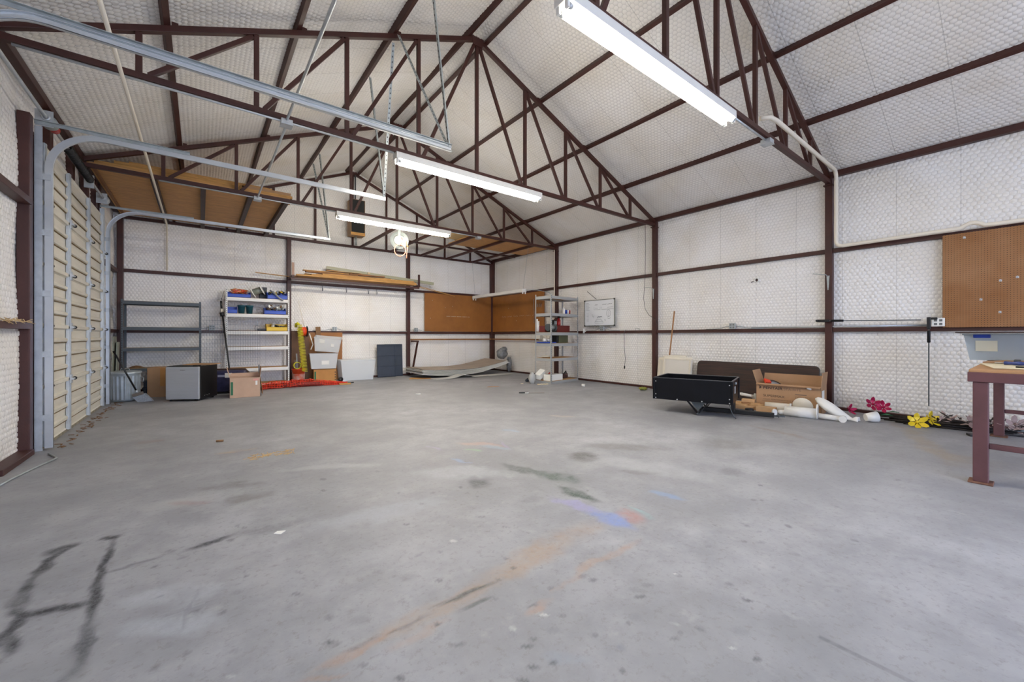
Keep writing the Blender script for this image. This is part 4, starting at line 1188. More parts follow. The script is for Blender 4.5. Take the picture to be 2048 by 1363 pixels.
# wire panel and pole tool in front
wp = thing('wire_grid', 'thin black wire grid panel propped in front of the white shelving', 'panel', (0.52, 10.42, 0.50))
mb = MB()
for i in range(24):
    x = -0.51 + i * 1.02 / 23
    mb.beam((x, 0, 0), (x, 0.0, 1.03), 0.0032, 0.0032)
for i in range(14):
    z = 1.03 * i / 13
    mb.beam((-0.51, 0.003, z), (0.51, 0.003, z), 0.0032, 0.0032)
tag(mb.build('grid_wires', mat('grey wire', '#5c6064', 0.4, 0.6), wp), kind='stuff')
MB().b2((-0.50, -0.01, -0.5), (-0.48, 0.01, 0.0)).build('foot', DGREY, wp)
MB().b2((0.48, -0.01, -0.5), (0.50, 0.01, 0.0)).build('foot', DGREY, wp)
t = thing('pole_tool', 'long black pole tool leaning between the two shelvings', 'tool', (0.47, 10.33, 0))
MB().tube([(0.02, 0.0, 0.0), (0.0, 0.015, 0.49), (-0.11, 0.05, 1.56)], 0.016, 10).build('pole', BLACK, t)
MB().tube([(-0.11, 0.05, 1.54), (-0.125, 0.052, 1.62)], 0.04, 10).build('collar', BLACK, t)
MB().tube([(-0.125, 0.052, 1.62), (-0.128, 0.054, 1.70)], 0.012, 8).build('ferrule', PVC, t)
MB().tube([(-0.128, 0.054, 1.70), (-0.135, 0.06, 1.86)], 0.018, 8).build('grip', BLACK, t)
MB().tube([(-0.135, 0.06, 1.86), (-0.11, 0.09, 1.97), (-0.08, 0.12, 2.08)], 0.004, 6).build('cable', BLACK, t)

# trash can, broom, leaning sheets, bins, boxes
t = thing('trash_can', 'galvanised ribbed trash can with lid next to the garage door', 'trash can', (-1.05, 9.72, 0))
corr = lambda a: 1 + 0.022 * (1 if math.cos(a * 22) > 0 else -1) * min(1, abs(math.cos(a * 22)) * 2)
MB().lathe([(0, 0.01), (0.19, 0.01), (0.19, 0.0), (0.192, 0.04)], 44).build('base', GREYT, t)
MB().lathe([(0.190, 0.04), (0.194, 0.06), (0.205, 0.42), (0.207, 0.44)], 176, sq=corr).build('body', GREYT, t)
MB().lathe([(0.207, 0.44), (0.209, 0.48), (0.214, 0.488), (0.209, 0.496)], 44).build('rim', GREYT, t)
MB().lathe([(0.221, 0.478), (0.221, 0.505), (0.205, 0.512), (0.15, 0.522), (0.0, 0.528)], 44).build('lid', GREYT, t)
MB().tube([(-0.06, 0, 0.525), (-0.05, 0, 0.56), (0.05, 0, 0.56), (0.06, 0, 0.525)], 0.006, 8).build('lid_handle', GALVD, t)
MB().tube([(0.2, -0.05, 0.40), (0.245, -0.06, 0.39), (0.245, -0.06, 0.33), (0.205, -0.05, 0.32)], 0.006, 8).build('handle', GALVD, t)
t = thing('broom', 'angled broom with black handle leaning across the trash can', 'broom', (-0.8, 9.33, 0))
MB().tube([(-0.07, 0.02, 0.20), (-0.345, -0.02, 0.88)], 0.013, 10).build('handle', BLACK, t)
MB().tube([(-0.055, 0.03, 0.165), (-0.075, 0.02, 0.21)], [0.022, 0.014], 10).build('ferrule', GALV, t)
MB().beam((-0.12, 0.04, 0.115), (0.02, 0.02, 0.16), 0.04, 0.05).build('head', mat('brown broom head', '#6b625a', 0.6), t, bevel=0.006)
MB().prism([(-0.13, 0.05, 0.10), (0.03, 0.03, 0.145), (0.14, -0.02, 0.01), (-0.05, 0.02, 0.0)], (0.02, 0.035, 0)).build('bristles', BRISTLE, t)
for i, (x, w) in enumerate(((-1.262, 0.36), (-1.225, 0.28))):
    tag(MB().box((x + 0.01, 10.22 + 0.08 * i, 0.56 - 0.05 * i), (0.014, w, 1.12 - 0.1 * i), (0, 0.02, 0)).build('panel_offcut', mat('grey green board', '#8e9285', 0.6, var=0.15), bevel=0.003),
        ('grey-green board offcut leaning against the wall beside the trash can', 'smaller grey-green offcut leaning in front of the first')[i], 'board', 'leaning grey-green offcuts')
for i, (z, w) in enumerate(((0, 0.34), (0.13, 0.31))):
    t = thing('plastic_crate', ('dark navy crate on the floor beneath the dark shelving', 'dark navy crate stacked on top of the floor one')[i], 'crate', (-0.72, 10.62, z), 0, 'navy crates under the dark shelving')
    MB().b2((-w / 2, -0.13, 0), (w / 2, 0.13, 0.115)).build('body', NAVY, t, bevel=0.012)
    MB().b2((-w / 2 - 0.01, -0.14, 0.105), (w / 2 + 0.01, 0.14, 0.13)).build('rim', NAVY, t, bevel=0.005)
def cbox(name, label, loc, w, d, h, rotz, m, flaps=(), th=0.005, open_=True):
    """cardboard box; flaps: (side, angle from vertical, length)"""
    t = thing(name, label, 'box', loc, rotz)
    for nm, lo, hi in (('base_panel', (-w / 2, -d / 2, 0), (w / 2, d / 2, th)), ('front_panel', (-w / 2, -d / 2, 0), (w / 2, -d / 2 + th, h)), ('back_panel', (-w / 2, d / 2 - th, 0), (w / 2, d / 2, h)),
                       ('side_panel', (-w / 2, -d / 2, 0), (-w / 2 + th, d / 2, h)), ('side_panel', (w / 2 - th, -d / 2, 0), (w / 2, d / 2, h))):
        MB().b2(lo, hi).build(nm, m, t)
    for side, ang, ln in flaps:
        s, c = math.sin(ang) * ln, math.cos(ang) * ln
        if side in 'lr':
            sx = -1 if side == 'l' else 1
            x = sx * w / 2
            MB().prism([(x, -d / 2, h), (x, d / 2, h), (x + sx * s, d / 2 - 0.01, h + c), (x + sx * s, -d / 2 + 0.01, h + c)], (-sx * th, 0, 0.001)).build('flap', m, t)
        else:
            sy = -1 if side == 'f' else 1
            y = sy * d / 2
            MB().prism([(-w / 2, y, h), (w / 2, y, h), (w / 2 - 0.01, y + sy * s, h + c), (-w / 2 + 0.01, y + sy * s, h + c)], (0, -sy * th, 0.001)).build('flap', m, t)
    return t
t = cbox('cardboard_box', 'tall closed brown cardboard box behind the small fridge', (-0.50, 10.08, 0), 0.46, 0.36, 0.54, -0.45, CARD, (('f', -1.5, 0.17), ('b', -1.5, 0.17)))
MB().b2((-0.02, -0.186, 0.2), (0.06, -0.181, 0.54)).build('tape', CARDO, t)
# fridge
t = thing('mini_fridge', 'compact fridge with stainless door and black sides', 'fridge', (-0.12, 9.22, 0), -0.557)
w, d, h = 0.53, 0.52, 0.61
MB().b2((-w / 2, -d / 2 + 0.055, 0.03), (w / 2, d / 2, h)).build('cabinet', BLACK, t, bevel=0.008)
MB().b2((-w / 2, -d / 2, 0.035), (w / 2, -d / 2 + 0.045, h - 0.012)).build('door', STAIN, t, bevel=0.01)
MB().b2((-w / 2 + 0.01, -d / 2 + 0.045, 0.04), (w / 2 - 0.01, -d / 2 + 0.056, h - 0.02)).build('door_gasket', BLACK, t)
MB().b2((-w / 2 + 0.02, -d / 2 + 0.003, h - 0.012), (w / 2 - 0.02, -d / 2 + 0.04, h)).build('door_top_grip', BLACK, t, bevel=0.003)
MB().b2((w / 2 - 0.09, -d / 2 - 0.0, h), (w / 2 - 0.02, -d / 2 + 0.1, h + 0.012)).build('hinge', BLACK, t, bevel=0.003)
for x in (-1, 1):
    for y in (-1, 1):
        MB().tube([(x * 0.22, y * 0.2, 0), (x * 0.22, y * 0.2, 0.035)], 0.018, 10).build('foot', BLACK, t)
text('Whirlpool', 0.02, INK, t, (-0.035, -d / 2 - 0.001, h - 0.075), (PI / 2, 0, 0), 'badge', 0.0003)
for k in range(4):
    MB().tube([(w / 2 + 0.001, -0.1 + 0.04 * k, 0.08 + 0.01 * (k % 2)), (w / 2 + 0.004, -0.1 + 0.04 * k, 0.08 + 0.01 * (k % 2))], 0.007, 8).build('rivet', GALV, t)
tag(MB().box((0.02, 9.30, 0.618), (0.44, 0.36, 0.012), (0, 0, -0.5)).build('cardboard_sheet', CARD), 'flat dusty cardboard piece lying on the small fridge', 'cardboard')
# wrapped indigo panel
t = thing('wrapped_case', 'indigo shrink-wrapped case with brown edge and white label', 'case', (0.47, 9.78, 0), -0.35)
MB().b2((-0.33, -0.12, 0.035), (0.29, 0.12, 0.455)).build('body', PURP, t, bevel=0.05, seg=4)
fr = [(-0.34, 0.02), (-0.34, 0.40), (-0.30, 0.465), (0.25, 0.465), (0.305, 0.41), (0.305, 0.02)]
MB().tube([(a, 0.0, b) for a, b in fr], 0.022, 8).build('edge_frame', LUMD, t)
MB().b2((-0.34, -0.10, 0), (0.30, 0.10, 0.036)).build('base', BLACK, t, bevel=0.01)
MB().box((0.0, -0.1225, 0.36), (0.12, 0.002, 0.09)).build('label', PAPER, t)
MB().box((-0.12, -0.1225, 0.35), (0.12, 0.002, 0.04)).build('tape', mat('clear tape', '#a7a9c0', 0.2), t)
MB().box((0.12, -0.1225, 0.345), (0.06, 0.002, 0.05)).build('tape', PAPER, t)
# open box with the green stripe
t = cbox('cardboard_box', 'open cardboard box with green stripe beside the orange netting', (0.66, 9.13, 0), 0.47, 0.42, 0.36, -0.05, CARD2, (('l', 0.25, 0.19), ('r', 0.12, 0.19), ('b', 0.1, 0.06)))
MB().b2((-0.222, -0.2115, 0.05), (-0.185, -0.2095, 0.29)).build('green_stripe', GREENL, t)
MB().b2((0.12, -0.2115, 0.30), (0.21, -0.2095, 0.335)).build('red_label', mat('faded red label', '#d99b8e', 0.7), t)
MB().b2((0.16, -0.2115, 0.22), (0.19, -0.2095, 0.295)).build('paper_label', PAPER, t)
MB().prism([(0.235, -0.21, 0.36), (0.235, 0.15, 0.36), (0.275, 0.12, 0.02), (0.275, -0.19, 0.04)], (0.005, 0, 0)).build('flap', CARDO, t)

# orange safety netting roll
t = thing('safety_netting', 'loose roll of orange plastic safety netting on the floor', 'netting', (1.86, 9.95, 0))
MB().tube([(-0.84, 0.0, 0.06), (-0.3, 0.05, 0.062), (0.2, -0.02, 0.06), (0.5, 0.03, 0.04), (0.84, 0.03, 0.02)], [0.045, 0.055, 0.05, 0.035, 0.012], 12).build('dark_gap_core', mat('shade-dark net folds', '#7d1d10', 0.7, var=0.5, scale=30), t)  # dark core added inside, painting the shade in the net's gaps
for k, sc in enumerate((1.0, 0.8)):
    r = random.Random(40 + k)
    vs, fs = [], []
    nu, nv = 36, 9
    for i in range(nu):
        f = i / (nu - 1)
        x = -0.86 + 1.74 * f
        rad = (0.078 * (1 - 0.7 * max(0, f - 0.55) / 0.45) * min(1, 0.8 + f * 2)) * sc
        cy = 0.06 * math.sin(f * 5) + 0.05 * f
        for j in range(nv):
            a = 2 * PI * j / nv + 0.3 * math.sin(f * 9)
            rr = rad * (1 + r.uniform(-0.22, 0.22))
            vs.append((x + r.uniform(-.006, .006), cy + 1.2 * rr * math.cos(a), max(0.004, rad + rr * math.sin(a))))
    for i in range(nu - 1):
        for j in range(nv):
            fs.append((i * nv + j, i * nv + (j + 1) % nv, (i + 1) * nv + (j + 1) % nv, (i + 1) * nv + j))
    o = MB().add(vs, fs).build('net_layer', ORNET, t)
    wf_ = o.modifiers.new('net', 'WIREFRAME')
    wf_.thickness = 0.009
    wf_.use_replace = True
tag(MB().box((2.66, 9.83, 0.02), (0.25, 0.045, 0.035), (0, 0, -0.15)).build('wood_offcut', LUM, bevel=0.003), 'short pale wood offcut at the end of the orange netting', 'wood')
tag(MB().box((2.82, 10.05, 0.012), (0.2, 0.025, 0.02), (0, 0, 0.1)).build('wood_offcut', BLACK, bevel=0.003), 'thin black stick on the floor past the orange netting', 'stick')

# corner between the white shelving and the clear totes
tag(MB().box((1.94, 11.04, 0.62), (0.40, 0.014, 1.24), (0.03, 0, 0)).build('hardboard_sheet', mat('dark brown board', '#6b4a30', 0.6, var=0.2, scale=3)), 'dark brown board leaning behind the yellow coiled hose', 'board')
tag(MB().box((2.52, 11.06, 0.61), (0.80, 0.012, 1.22), (0.02, 0, 0)).build('hardboard_sheet', PLYB), 'brown hardboard sheet leaning behind the clear totes', 'board')
tag(MB().box((2.36, 11.02, 0.68), (0.11, 0.02, 1.36), (0.02, -0.05, 0)).build('plank', mat('brown plank', '#7a552e', 0.6, var=0.2, scale=4, stretch=(14, 14, 1.5))), 'narrow brown plank rising above the hardboard sheet', 'plank')
t = thing('hose_reel', 'black and orange reel hung on the wall behind the yellow hose', 'reel', (1.97, 10.885, 1.24), rot=(0, PI / 2, 0))
MB().lathe([(0, -0.09), (0.13, -0.09), (0.13, -0.075), (0.07, -0.07), (0.07, 0.07), (0.13, 0.075), (0.13, 0.09), (0, 0.09)], 26).build('drum', BLACK, t)
MB().lathe([(0.07, -0.068), (0.105, -0.06), (0.11, 0.0), (0.105, 0.06), (0.07, 0.068)], 26).build('cord_winding', ORANGE, t)
t = thing('coiled_hose', 'yellow coiled air hose hanging down to the orange bucket', 'hose', (1.86, 10.72, 0.3))
top, bot = Vector((1.85, 10.66, 1.40)), Vector((1.93, 10.48, 0.30))
pts = []
NC = 32
for i in range(NC * 12 + 1):
    f = i / (NC * 12)
    c = top.lerp(bot, f)
    a = i * 2 * PI / 12
    r_ = 0.055 + 0.012 * math.sin(f * 3)
    pts.append((c.x + r_ * math.cos(a), c.y + r_ * math.sin(a), c.z))
MB().tube(pts, 0.0062, 5).build('coil', YELG, t, world=True)
MB().tube([(1.85, 10.66, 1.39), (1.81, 10.67, 1.43), (1.79, 10.74, 1.41), (1.80, 10.79, 1.35)], 0.03, 10).build('top_loop', YELG, t, world=True)
t2 = thing('hose_bundle', 'small yellow hose coil resting on the orange bucket', 'hose', (1.80, 10.66, 0.36))
for k in range(6):
    MB().tube([(0.075 * math.cos(a), 0.02 * (k - 3) * 0.8, 0.075 + 0.075 * math.sin(a)) for a in [2 * PI * i / 18 for i in range(18)]], 0.009, 6, closed=True).build('loop', YELG, t2)
t = thing('bucket', 'orange plastic bucket of tools under the yellow hose', 'bucket', (1.84, 10.72, 0))
MB().lathe([(0, 0.004), (0.12, 0.004), (0.122, 0), (0.142, 0.33), (0.15, 0.332), (0.15, 0.35), (0.138, 0.35), (0.118, 0.015), (0, 0.015)], 28).build('body', ORANGE, t)
MB().lathe([(0.1315, 0.10), (0.1405, 0.24)], 28).build('print_band', mat('grey bucket print', '#b8a49a', 0.6, col2='#c64a26', scale=9), t)
MB().tube([(-0.145, 0, 0.31)] + [(-0.145 * math.cos(a), -0.10 * math.sin(a), 0.31 - 0.16 * math.sin(a)) for a in (0.5, 1.0, 1.57, 2.1, 2.6)] + [(0.145, 0, 0.31)], 0.004, 6).build('bail', GALVD, t)
for i in range(6):
    r = random.Random(60 + i)
    x, y = r.uniform(-.08, .06), r.uniform(-0.02, .08)
    lb = ('screwdriver', 'hand_saw', 'pry_bar', 'file', 'chisel', 'wrench')[i]
    tag(MB().beam((1.84 + x, 10.72 + y, 0.05), (1.84 + x * 1.6, 10.74 + y * 1.6, 0.55 + 0.08 * (i % 3)), 0.02 + 0.01 * (i % 2), 0.012).build(lb, (GALVD, DGREY, RED, GALVD, LUM2, GALV)[i], bevel=0.002),
        ('steel screwdriver', 'dark saw', 'red pry bar', 'plain steel file', 'brown-handled chisel', 'bright steel wrench')[i] + ' standing in the orange bucket', 'tool', 'tools in the orange bucket')
tag(MB().tube([(1.89, 11.04, 2.0), (2.02, 11.0, 1.35)], 0.006, 6).build('thin_rod', PVC), 'thin pale rod leaning on the wall above the coiled hose', 'rod')
tag(MB().tube([(2.09, 10.80, 1.19), (2.17, 10.80, 0.92), (2.12, 10.78, 0.80)], 0.013, 8).build('plastic_tube', PVCW), 'bent white plastic tube beside the upper clear tote', 'tube')

def tote(name, label, loc, w, d, h, m, rot=(0, 0, 0), taper=0.88, lid=None, paper=()):
    t = thing(name, label, 'tote', loc, rot=rot)
    def ring(k, z, inset=0.0):
        return [(sx * (w / 2 * k - inset), sy * (d / 2 * k - inset), z) for sx, sy in ((-1, -1), (1, -1), (1, 1), (-1, 1))]
    a, b = ring(taper, 0), ring(1, h)
    th = 0.004
    ai, bi = ring(taper, th, th), ring(1, h, th)
    vs = a + b + ai + bi
    fs = [(0, 3, 2, 1), (8, 9, 10, 11)]
    for i in range(4):
        j = (i + 1) % 4
        fs += [(i, j, 4 + j, 4 + i), (8 + j, 8 + i, 12 + i, 12 + j), (4 + i, 4 + j, 12 + j, 12 + i)]
    MB().add(vs, fs).build('body', m, t, bevel=0.01)
    rim = MB()
    for i in range(4):
        p, q = Vector(b[i]), Vector(b[(i + 1) % 4])
        rim.beam(p, q, 0.022, 0.018)
    rim.build('rim', m, t, bevel=0.004)
    if lid:
        MB().b2((-w / 2 - 0.015, -d / 2 - 0.015, h), (w / 2 + 0.015, d / 2 + 0.015, h + 0.025)).build('lid', lid, t, bevel=0.008)
    for (x, z, pw, ph) in paper:
        k = taper + (1 - taper) * z / h
        MB().box((x, -d / 2 * k - 0.004, z), (pw, 0.002, ph), (math.atan2(d / 2 * (1 - taper), h), 0, 0)).build('paper_label', PAPER, t)
    return t
t = cbox('cardboard_box', 'tan cardboard box under the stacked clear totes', (2.43, 10.78, 0), 0.50, 0.36, 0.32, -0.15, CARDO, (('f', -1.5, 0.17), ('b', -1.5, 0.17)))
MB().b2((-0.235, -0.1815, 0.05), (-0.2, -0.18, 0.27)).build('green_stripe', GREENL, t)
for z in (0.06, 0.12, 0.18, 0.24):
    MB().box((0.225, -0.1815, z), (0.02, 0.002, 0.03)).build('black_mark', BLACK, t)
tote('clear_tote', 'lower clear plastic tote on the tan box, with a paper label', (2.40, 10.76, 0.333), 0.62, 0.42, 0.36, CLEAR, (0.0, 0.0, -0.15), paper=((0.03, 0.15, 0.17, 0.10),))
tote('clear_tote', 'upper clear plastic tote sitting tilted on the stack', (2.49, 10.76, 0.765), 0.60, 0.40, 0.33, CLEAR, (0.14, 0.09, -0.30), paper=((-0.12, 0.26, 0.12, 0.09), (0.12, 0.17, 0.08, 0.07)))
tote('clear_tote', 'large lidded clear tote on the floor beside navy lids', (3.20, 10.82, 0), 0.86, 0.44, 0.50, CLEAR, (0, 0, 0.0), lid=CLEAR)
tag(MB().lathe([(0.02, -0.02), (0.055, -0.02), (0.06, 0), (0.055, 0.02), (0.02, 0.02)], 18, (2.74, 10.50, 0.06), (PI / 2, 0, 0.3)).build('caster_wheel', BLACK), 'small black wheel on the floor in front of the clear tote', 'wheel')
for i, (x, y, rz) in enumerate(((4.06, 10.93, -0.02), (4.30, 11.03, 0.0))):
    t = thing('tote_lid', ('navy plastic tote lid leaning in front', 'navy plastic tote lid leaning behind the first')[i], 'lid', (x, y, 0), rot=(-0.06, 0, rz), group='navy tote lids')
    MB().b2((-0.26, -0.012, 0.0), (0.26, 0.012, 0.90)).build('panel', NAVY, t, bevel=0.03)
    for lo, hi in (((-0.25, 0.02), (-0.22, 0.88)), ((0.22, 0.02), (0.25, 0.88)), ((-0.25, 0.85), (0.25, 0.885)), ((-0.25, 0.015), (0.25, 0.05)), ((-0.22, 0.30), (0.22, 0.315)), ((-0.22, 0.58), (0.22, 0.595))):
        MB().b2((lo[0], -0.022, lo[1]), (hi[0], -0.008, hi[1])).build('rib', NAVY, t, bevel=0.004)

# lumber rack on the wall
t = thing('lumber_rack', 'dark red steel wall rack holding long boards', 'rack', (3.23, YB - 0.04, 2.50))
for x in (1.70, 4.84):
    MB().b2((x - 0.03, 10.55, 2.50), (x + 0.03, YB - 0.03, 2.55)).build('arm', STEEL, t, world=True, bevel=0.004)
    MB().b2((x - 0.025, 10.55, 2.55), (x + 0.025, 10.59, 2.84)).build('stop_post', STEEL if x > 2 else mat('pinkish wood', '#a88a7a', 0.7), t, world=True, bevel=0.003)
MB().b2((4.72, 10.9, 2.44), (4.84, YB - 0.03, 2.5)).build('gusset', STEEL, t, world=True)
MB().b2((1.66, 10.58, 2.45), (4.86, 10.63, 2.50)).build('front_rail', STEEL, t, world=True, bevel=0.003)
rr = random.Random(11)
boards = [(1.78, 4.80, 10.64, 2.552, .07, .035, LUM), (1.80, 4.70, 10.73, 2.552, .08, .035, LUM2), (1.85, 4.80, 10.83, 2.552, .09, .035, LUM), (1.75, 4.6, 10.94, 2.552, .09, .035, LUM2),
          (2.1, 4.78, 10.65, 2.589, .07, .03, LUM), (2.2, 4.75, 10.75, 2.589, .09, .03, LUM), (1.95, 4.5, 10.86, 2.589, .09, .03, LUM2), (2.35, 4.72, 10.66, 2.622, .08, .03, LUM), (2.25, 4.3, 10.77, 2.622, .09, .03, LUM),
          (2.0, 3.9, 10.88, 2.622, .09, .03, LUM), (1.98, 3.2, 10.69, 2.655, .1, .03, LUM2), (2.5, 4.1, 10.80, 2.655, .1, .03, LUM), (1.94, 3.0, 10.76, 2.70, .11, .02, LUM), (2.45, 3.3, 10.72, 2.735, .1, .02, LUM), (3.0, 3.9, 10.68, 2.69, .09, .03, LUM2)]
blabel = ['yellow board on the rack, bottom front', 'brown board on the rack, bottom layer second from the front', 'yellow board on the rack, bottom layer third from the front', 'brown board on the rack, bottom layer against the wall',
          'yellow board on the rack, second layer front', 'yellow board on the rack, middle of the second layer', 'brown board on the rack, second layer near the wall', 'yellow board on the rack, third layer front', 'yellow board on the rack, middle of the third layer',
          'yellow board on the rack, third layer near the wall', 'brown board jutting at the white shelving end of the rack', 'yellow board lying over the middle of the rack pile', 'thin yellow board on the pile end near the white shelving', 'thin yellow board topmost in the rack pile', 'short brown board near the top of the rack pile']
for (a, b_, y, z, w, h, m), lb in zip(boards, blabel):
    tag(MB().beam((a, y + rr.uniform(-.004, .004), z + h / 2), (b_, y + rr.uniform(-.004, .004), z + h / 2), w, h).build('lumber_board', m, bevel=0.003), lb, 'board', 'boards on the wall rack')
tag(MB().beam((2.52, 10.98, 2.86), (5.42, 10.84, 2.66), 0.05, 0.075).build('plastic_trim', mat('grey green vinyl trim', '#a9a78c', 0.5)), 'long grey-green plastic trim lying on top of the rack and past its end', 'trim piece')
tag(MB().beam((1.0, 11.04, 2.60), (1.745, 11.02, 2.56), 0.05, 0.014).build('thin_batten', LUM), 'thin wood batten poking out of the rack over the white shelving', 'batten')
for i, dz in enumerate((0, 0.03)):
    tag(MB().beam((4.9, 11.05 - 0.03 * i, 2.58 + dz), (6.25 - 0.15 * i, 11.055 - 0.03 * i, 2.36 + dz), 0.022, 0.012).build('thin_batten', LUM), ('longer thin batten drooping from the rack across the brown board', 'shorter thin batten drooping above its twin at the rack end')[i], 'batten', 'drooping battens')
tag(MB().b2((2.7, 10.62, 2.735), (3.5, 10.68, 2.742)).b2((3.45, 10.62, 2.742), (3.5, 10.68, 2.78)).build('curled_strip', mat('pale curled veneer', '#d2bd92', 0.6)), 'pale curled strip on the front of the rack pile', 'strip')
for i, x in enumerate((2.446, 3.03, 3.60, 3.83)):
    hk = MB().tube([(x, YB - 0.02, 2.43), (x, YB - 0.025, 2.30)] + [(x + 0.0, YB - 0.055 + 0.03 * math.cos(a), 2.30 - 0.03 * math.sin(a)) for a in (0.5, 1.0, 1.57, 2.2, 3.0)] + [(x, YB - 0.085, 2.34)], 0.006, 6)
    tag(hk.build('wall_hook', DGREY), ('dark hook under the girt nearest the white shelving', 'second dark hook from the white shelving', 'third dark hook from the white shelving', 'dark hook under the girt above the water stain')[i], 'hook', 'hooks below the lumber rack')

# brown boards, ledge and bracket in the far corner
tag(MB().b2((5.267, YB - 0.014, 1.262), (XR - 0.045, YB + 0.002, 2.412)).build('wall_board', PLYB), 'brown hardboard panel on the back wall in the far corner', 'board')
tag(MB().b2((XR - 0.012, 8.526, 1.262), (XR + 0.004, YB - 0.045, 2.412)).build('wall_board', PLYB), 'brown hardboard panel on the side wall behind the silver shelf', 'board')
tag(MB().b2((4.81, YB - 0.07, 1.005), (XR - 0.075, YB - 0.03, 1.045)).build('ledge_strip', LUM2, bevel=0.003), 'wood ledge strip along the back wall under the brown board', 'ledge')
tag(MB().b2((XR - 0.06, 8.75, 1.005), (XR - 0.02, YB - 0.08, 1.045)).build('ledge_strip', LUM2, bevel=0.003), 'wood ledge strip along the side wall behind the silver shelf', 'ledge')
t = thing('bench_bracket', 'dark red steel bracket with slanted brace on the back column', 'bracket', (4.84, YB - 0.05, 0))
MB().b2((4.815, 10.62, 0.955), (4.865, YB - 0.04, 1.0)).build('arm', STEEL, t, world=True, bevel=0.003)
MB().beam((4.84, 10.66, 0.96), (4.84, YB - 0.07, 0.03), 0.045, 0.04).build('brace', STEEL, t, world=True, bevel=0.003)

NAIL = mat('pale nail', '#cfc6b4', 0.5)
for bd, pts in (('wall_board', [(6.0 + 0.028 * i, YB - 0.016, 1.735) for i in range(30) if i % 7 != 5] + [(5.45, YB - 0.016, 1.66), (5.52, YB - 0.016, 2.2), (5.95, YB - 0.016, 2.0), (6.2, YB - 0.016, 2.05)]),
                ('wall_board.001', [(XR - 0.014, 8.9 + 0.06 * i, 1.735 + 0.01 * (i % 2)) for i in range(28) if i % 5 != 3] + [(XR - 0.014, 10.2, 2.0), (XR - 0.014, 9.8, 1.6)])):
    mb = MB()
    for p in pts:
        mb.box(p, (0.010, 0.010, 0.016))
    tag(mb.build('nail_heads', NAIL, bpy.data.objects[bd]), kind='stuff')

# stack of white sheets
def zbot(x):
    return np.interp(x, [4.5, 5.0, 5.65, 6.1, 6.41, 6.9, 7.5], [0.13, 0.075, 0.045, 0.065, 0.10, 0.20, 0.35])
def sheet(x0, x1, y0, y1, fz, th, m, label, name='white_sheet', grp=None):
    N_ = 26
    mb = MB()
    vs, fs = [], []
    for i in range(N_ + 1):
        x = x0 + (x1 - x0) * i / N_
        for y, dz in ((y0, 0), (y1, 0), (y1, th), (y0, th)):
            vs.append((x, y, fz(x, y) + dz))
        if i:
            a, b = (i - 1) * 4, i * 4
            for k in range(4):
                fs.append((a + k, a + (k + 1) % 4, b + (k + 1) % 4, b + k))
    fs += [(3, 2, 1, 0), tuple(len(vs) - 4 + k for k in range(4))]
    return tag(MB().add(vs, fs).build(name, m), label, 'sheet', grp)
NS = 6
for k in range(NS):
    thick = lambda x: np.interp(x, [4.5, 5.6, 6.4, 7.5], [0.155, 0.19, 0.15, 0.09])
    fz = lambda x, y, k=k: float(zbot(x) + thick(x) * k / NS + 0.02 * (y - 9.75) * (x - 4.5) / 3)
    sheet(4.55 + 0.03 * (k % 3), 7.40 - 0.04 * (k % 2) - 0.015 * k, 9.75 + 0.008 * (k % 3), 10.93, fz, 0.011, SHEET if k < NS - 1 else SHEETT,
          ['white curved sheet at the bottom of the stacked sheets', 'white curved sheet second from the bottom of the stack', 'white curved sheet third from the bottom of the stack', 'white curved sheet third from the top of the stack', 'white curved sheet just below the drab top one', 'drab topmost sheet of the curved white stack'][k], grp='stacked white sheets')
sheet(4.78, 7.35, 9.40, 9.735, lambda x, y: 0.008 + 0.075 * math.exp(-((x - 5.62) / 0.22) ** 2) * (1 if y < 10 else 0.3), 0.006, mat('pale grey sheet', '#c6c6c2', 0.45), 'thin pale rippled sheet on the floor under the white stack', 'thin_sheet')
tag(MB().box((4.62, 10.0, 0.006), (0.55, 0.28, 0.008), (0, 0, -0.5)).build('board_scrap', LUM), 'flat tan board scrap on the floor by the white sheets', 'scrap')
t = thing('plastic_bag', 'crumpled grey plastic bag on the raised end of the sheets', 'bag', (7.32, 10.02, 0.46))
MB().blob((0, 0, 0.13), (0.17, 0.15, 0.16), 16, 0.16, random.Random(5)).build('body', BAGM, t)
MB().blob((0.05, -0.03, 0.25), (0.10, 0.09, 0.09), 12, 0.3, random.Random(6)).build('knot', BAGM, t)
MB().blob((0.20, -0.10, -0.20), (0.085, 0.08, 0.22), 14, 0.2, random.Random(8)).build('hanging_fold', BAGM, t)

# ridge speaker and overhead hose reel
t = thing('wall_speaker', 'tall wood speaker cabinet with black grille high on the gable', 'speaker', (3.21, 10.82, 3.72))
MB().b2((-0.18, -0.14, 0), (0.18, 0.16, 0.92)).build('cabinet', mat('tan cabinet', '#9a7b58', 0.6, var=0.1), t, bevel=0.005)
MB().b2((-0.165, -0.15, 0.075), (0.165, -0.139, 0.905)).build('grille', mat('black speaker cloth', '#1d1f1e', 0.8), t, bevel=0.004)
MB().b2((-0.18, -0.142, 0.0), (0.18, -0.136, 0.07)).build('plinth', LUM, t)
MB().tube([(0, 0.05, 0.0), (0, 0.05, -0.22)], 0.03, 10).build('mount_pole', GALVD, t)
MB().tube([(0, 0.1, 0.92), (0, 0.1, 1.62)], 0.02, 8).build('mount_chain', DGREY, t)
t = thing('air_hose_reel', 'round grey hose reel with salmon hose hanging under the roof', 'hose reel', (3.55, 8.78, 3.275), rot=(PI / 2, 0, -0.45))
MB().lathe([(0, -0.05), (0.195, -0.05), (0.2, -0.04), (0.195, -0.035), (0.06, -0.03)], 36).build('flange', mat('pale grey enamel', '#8f9694', 0.5, 0.1), t)
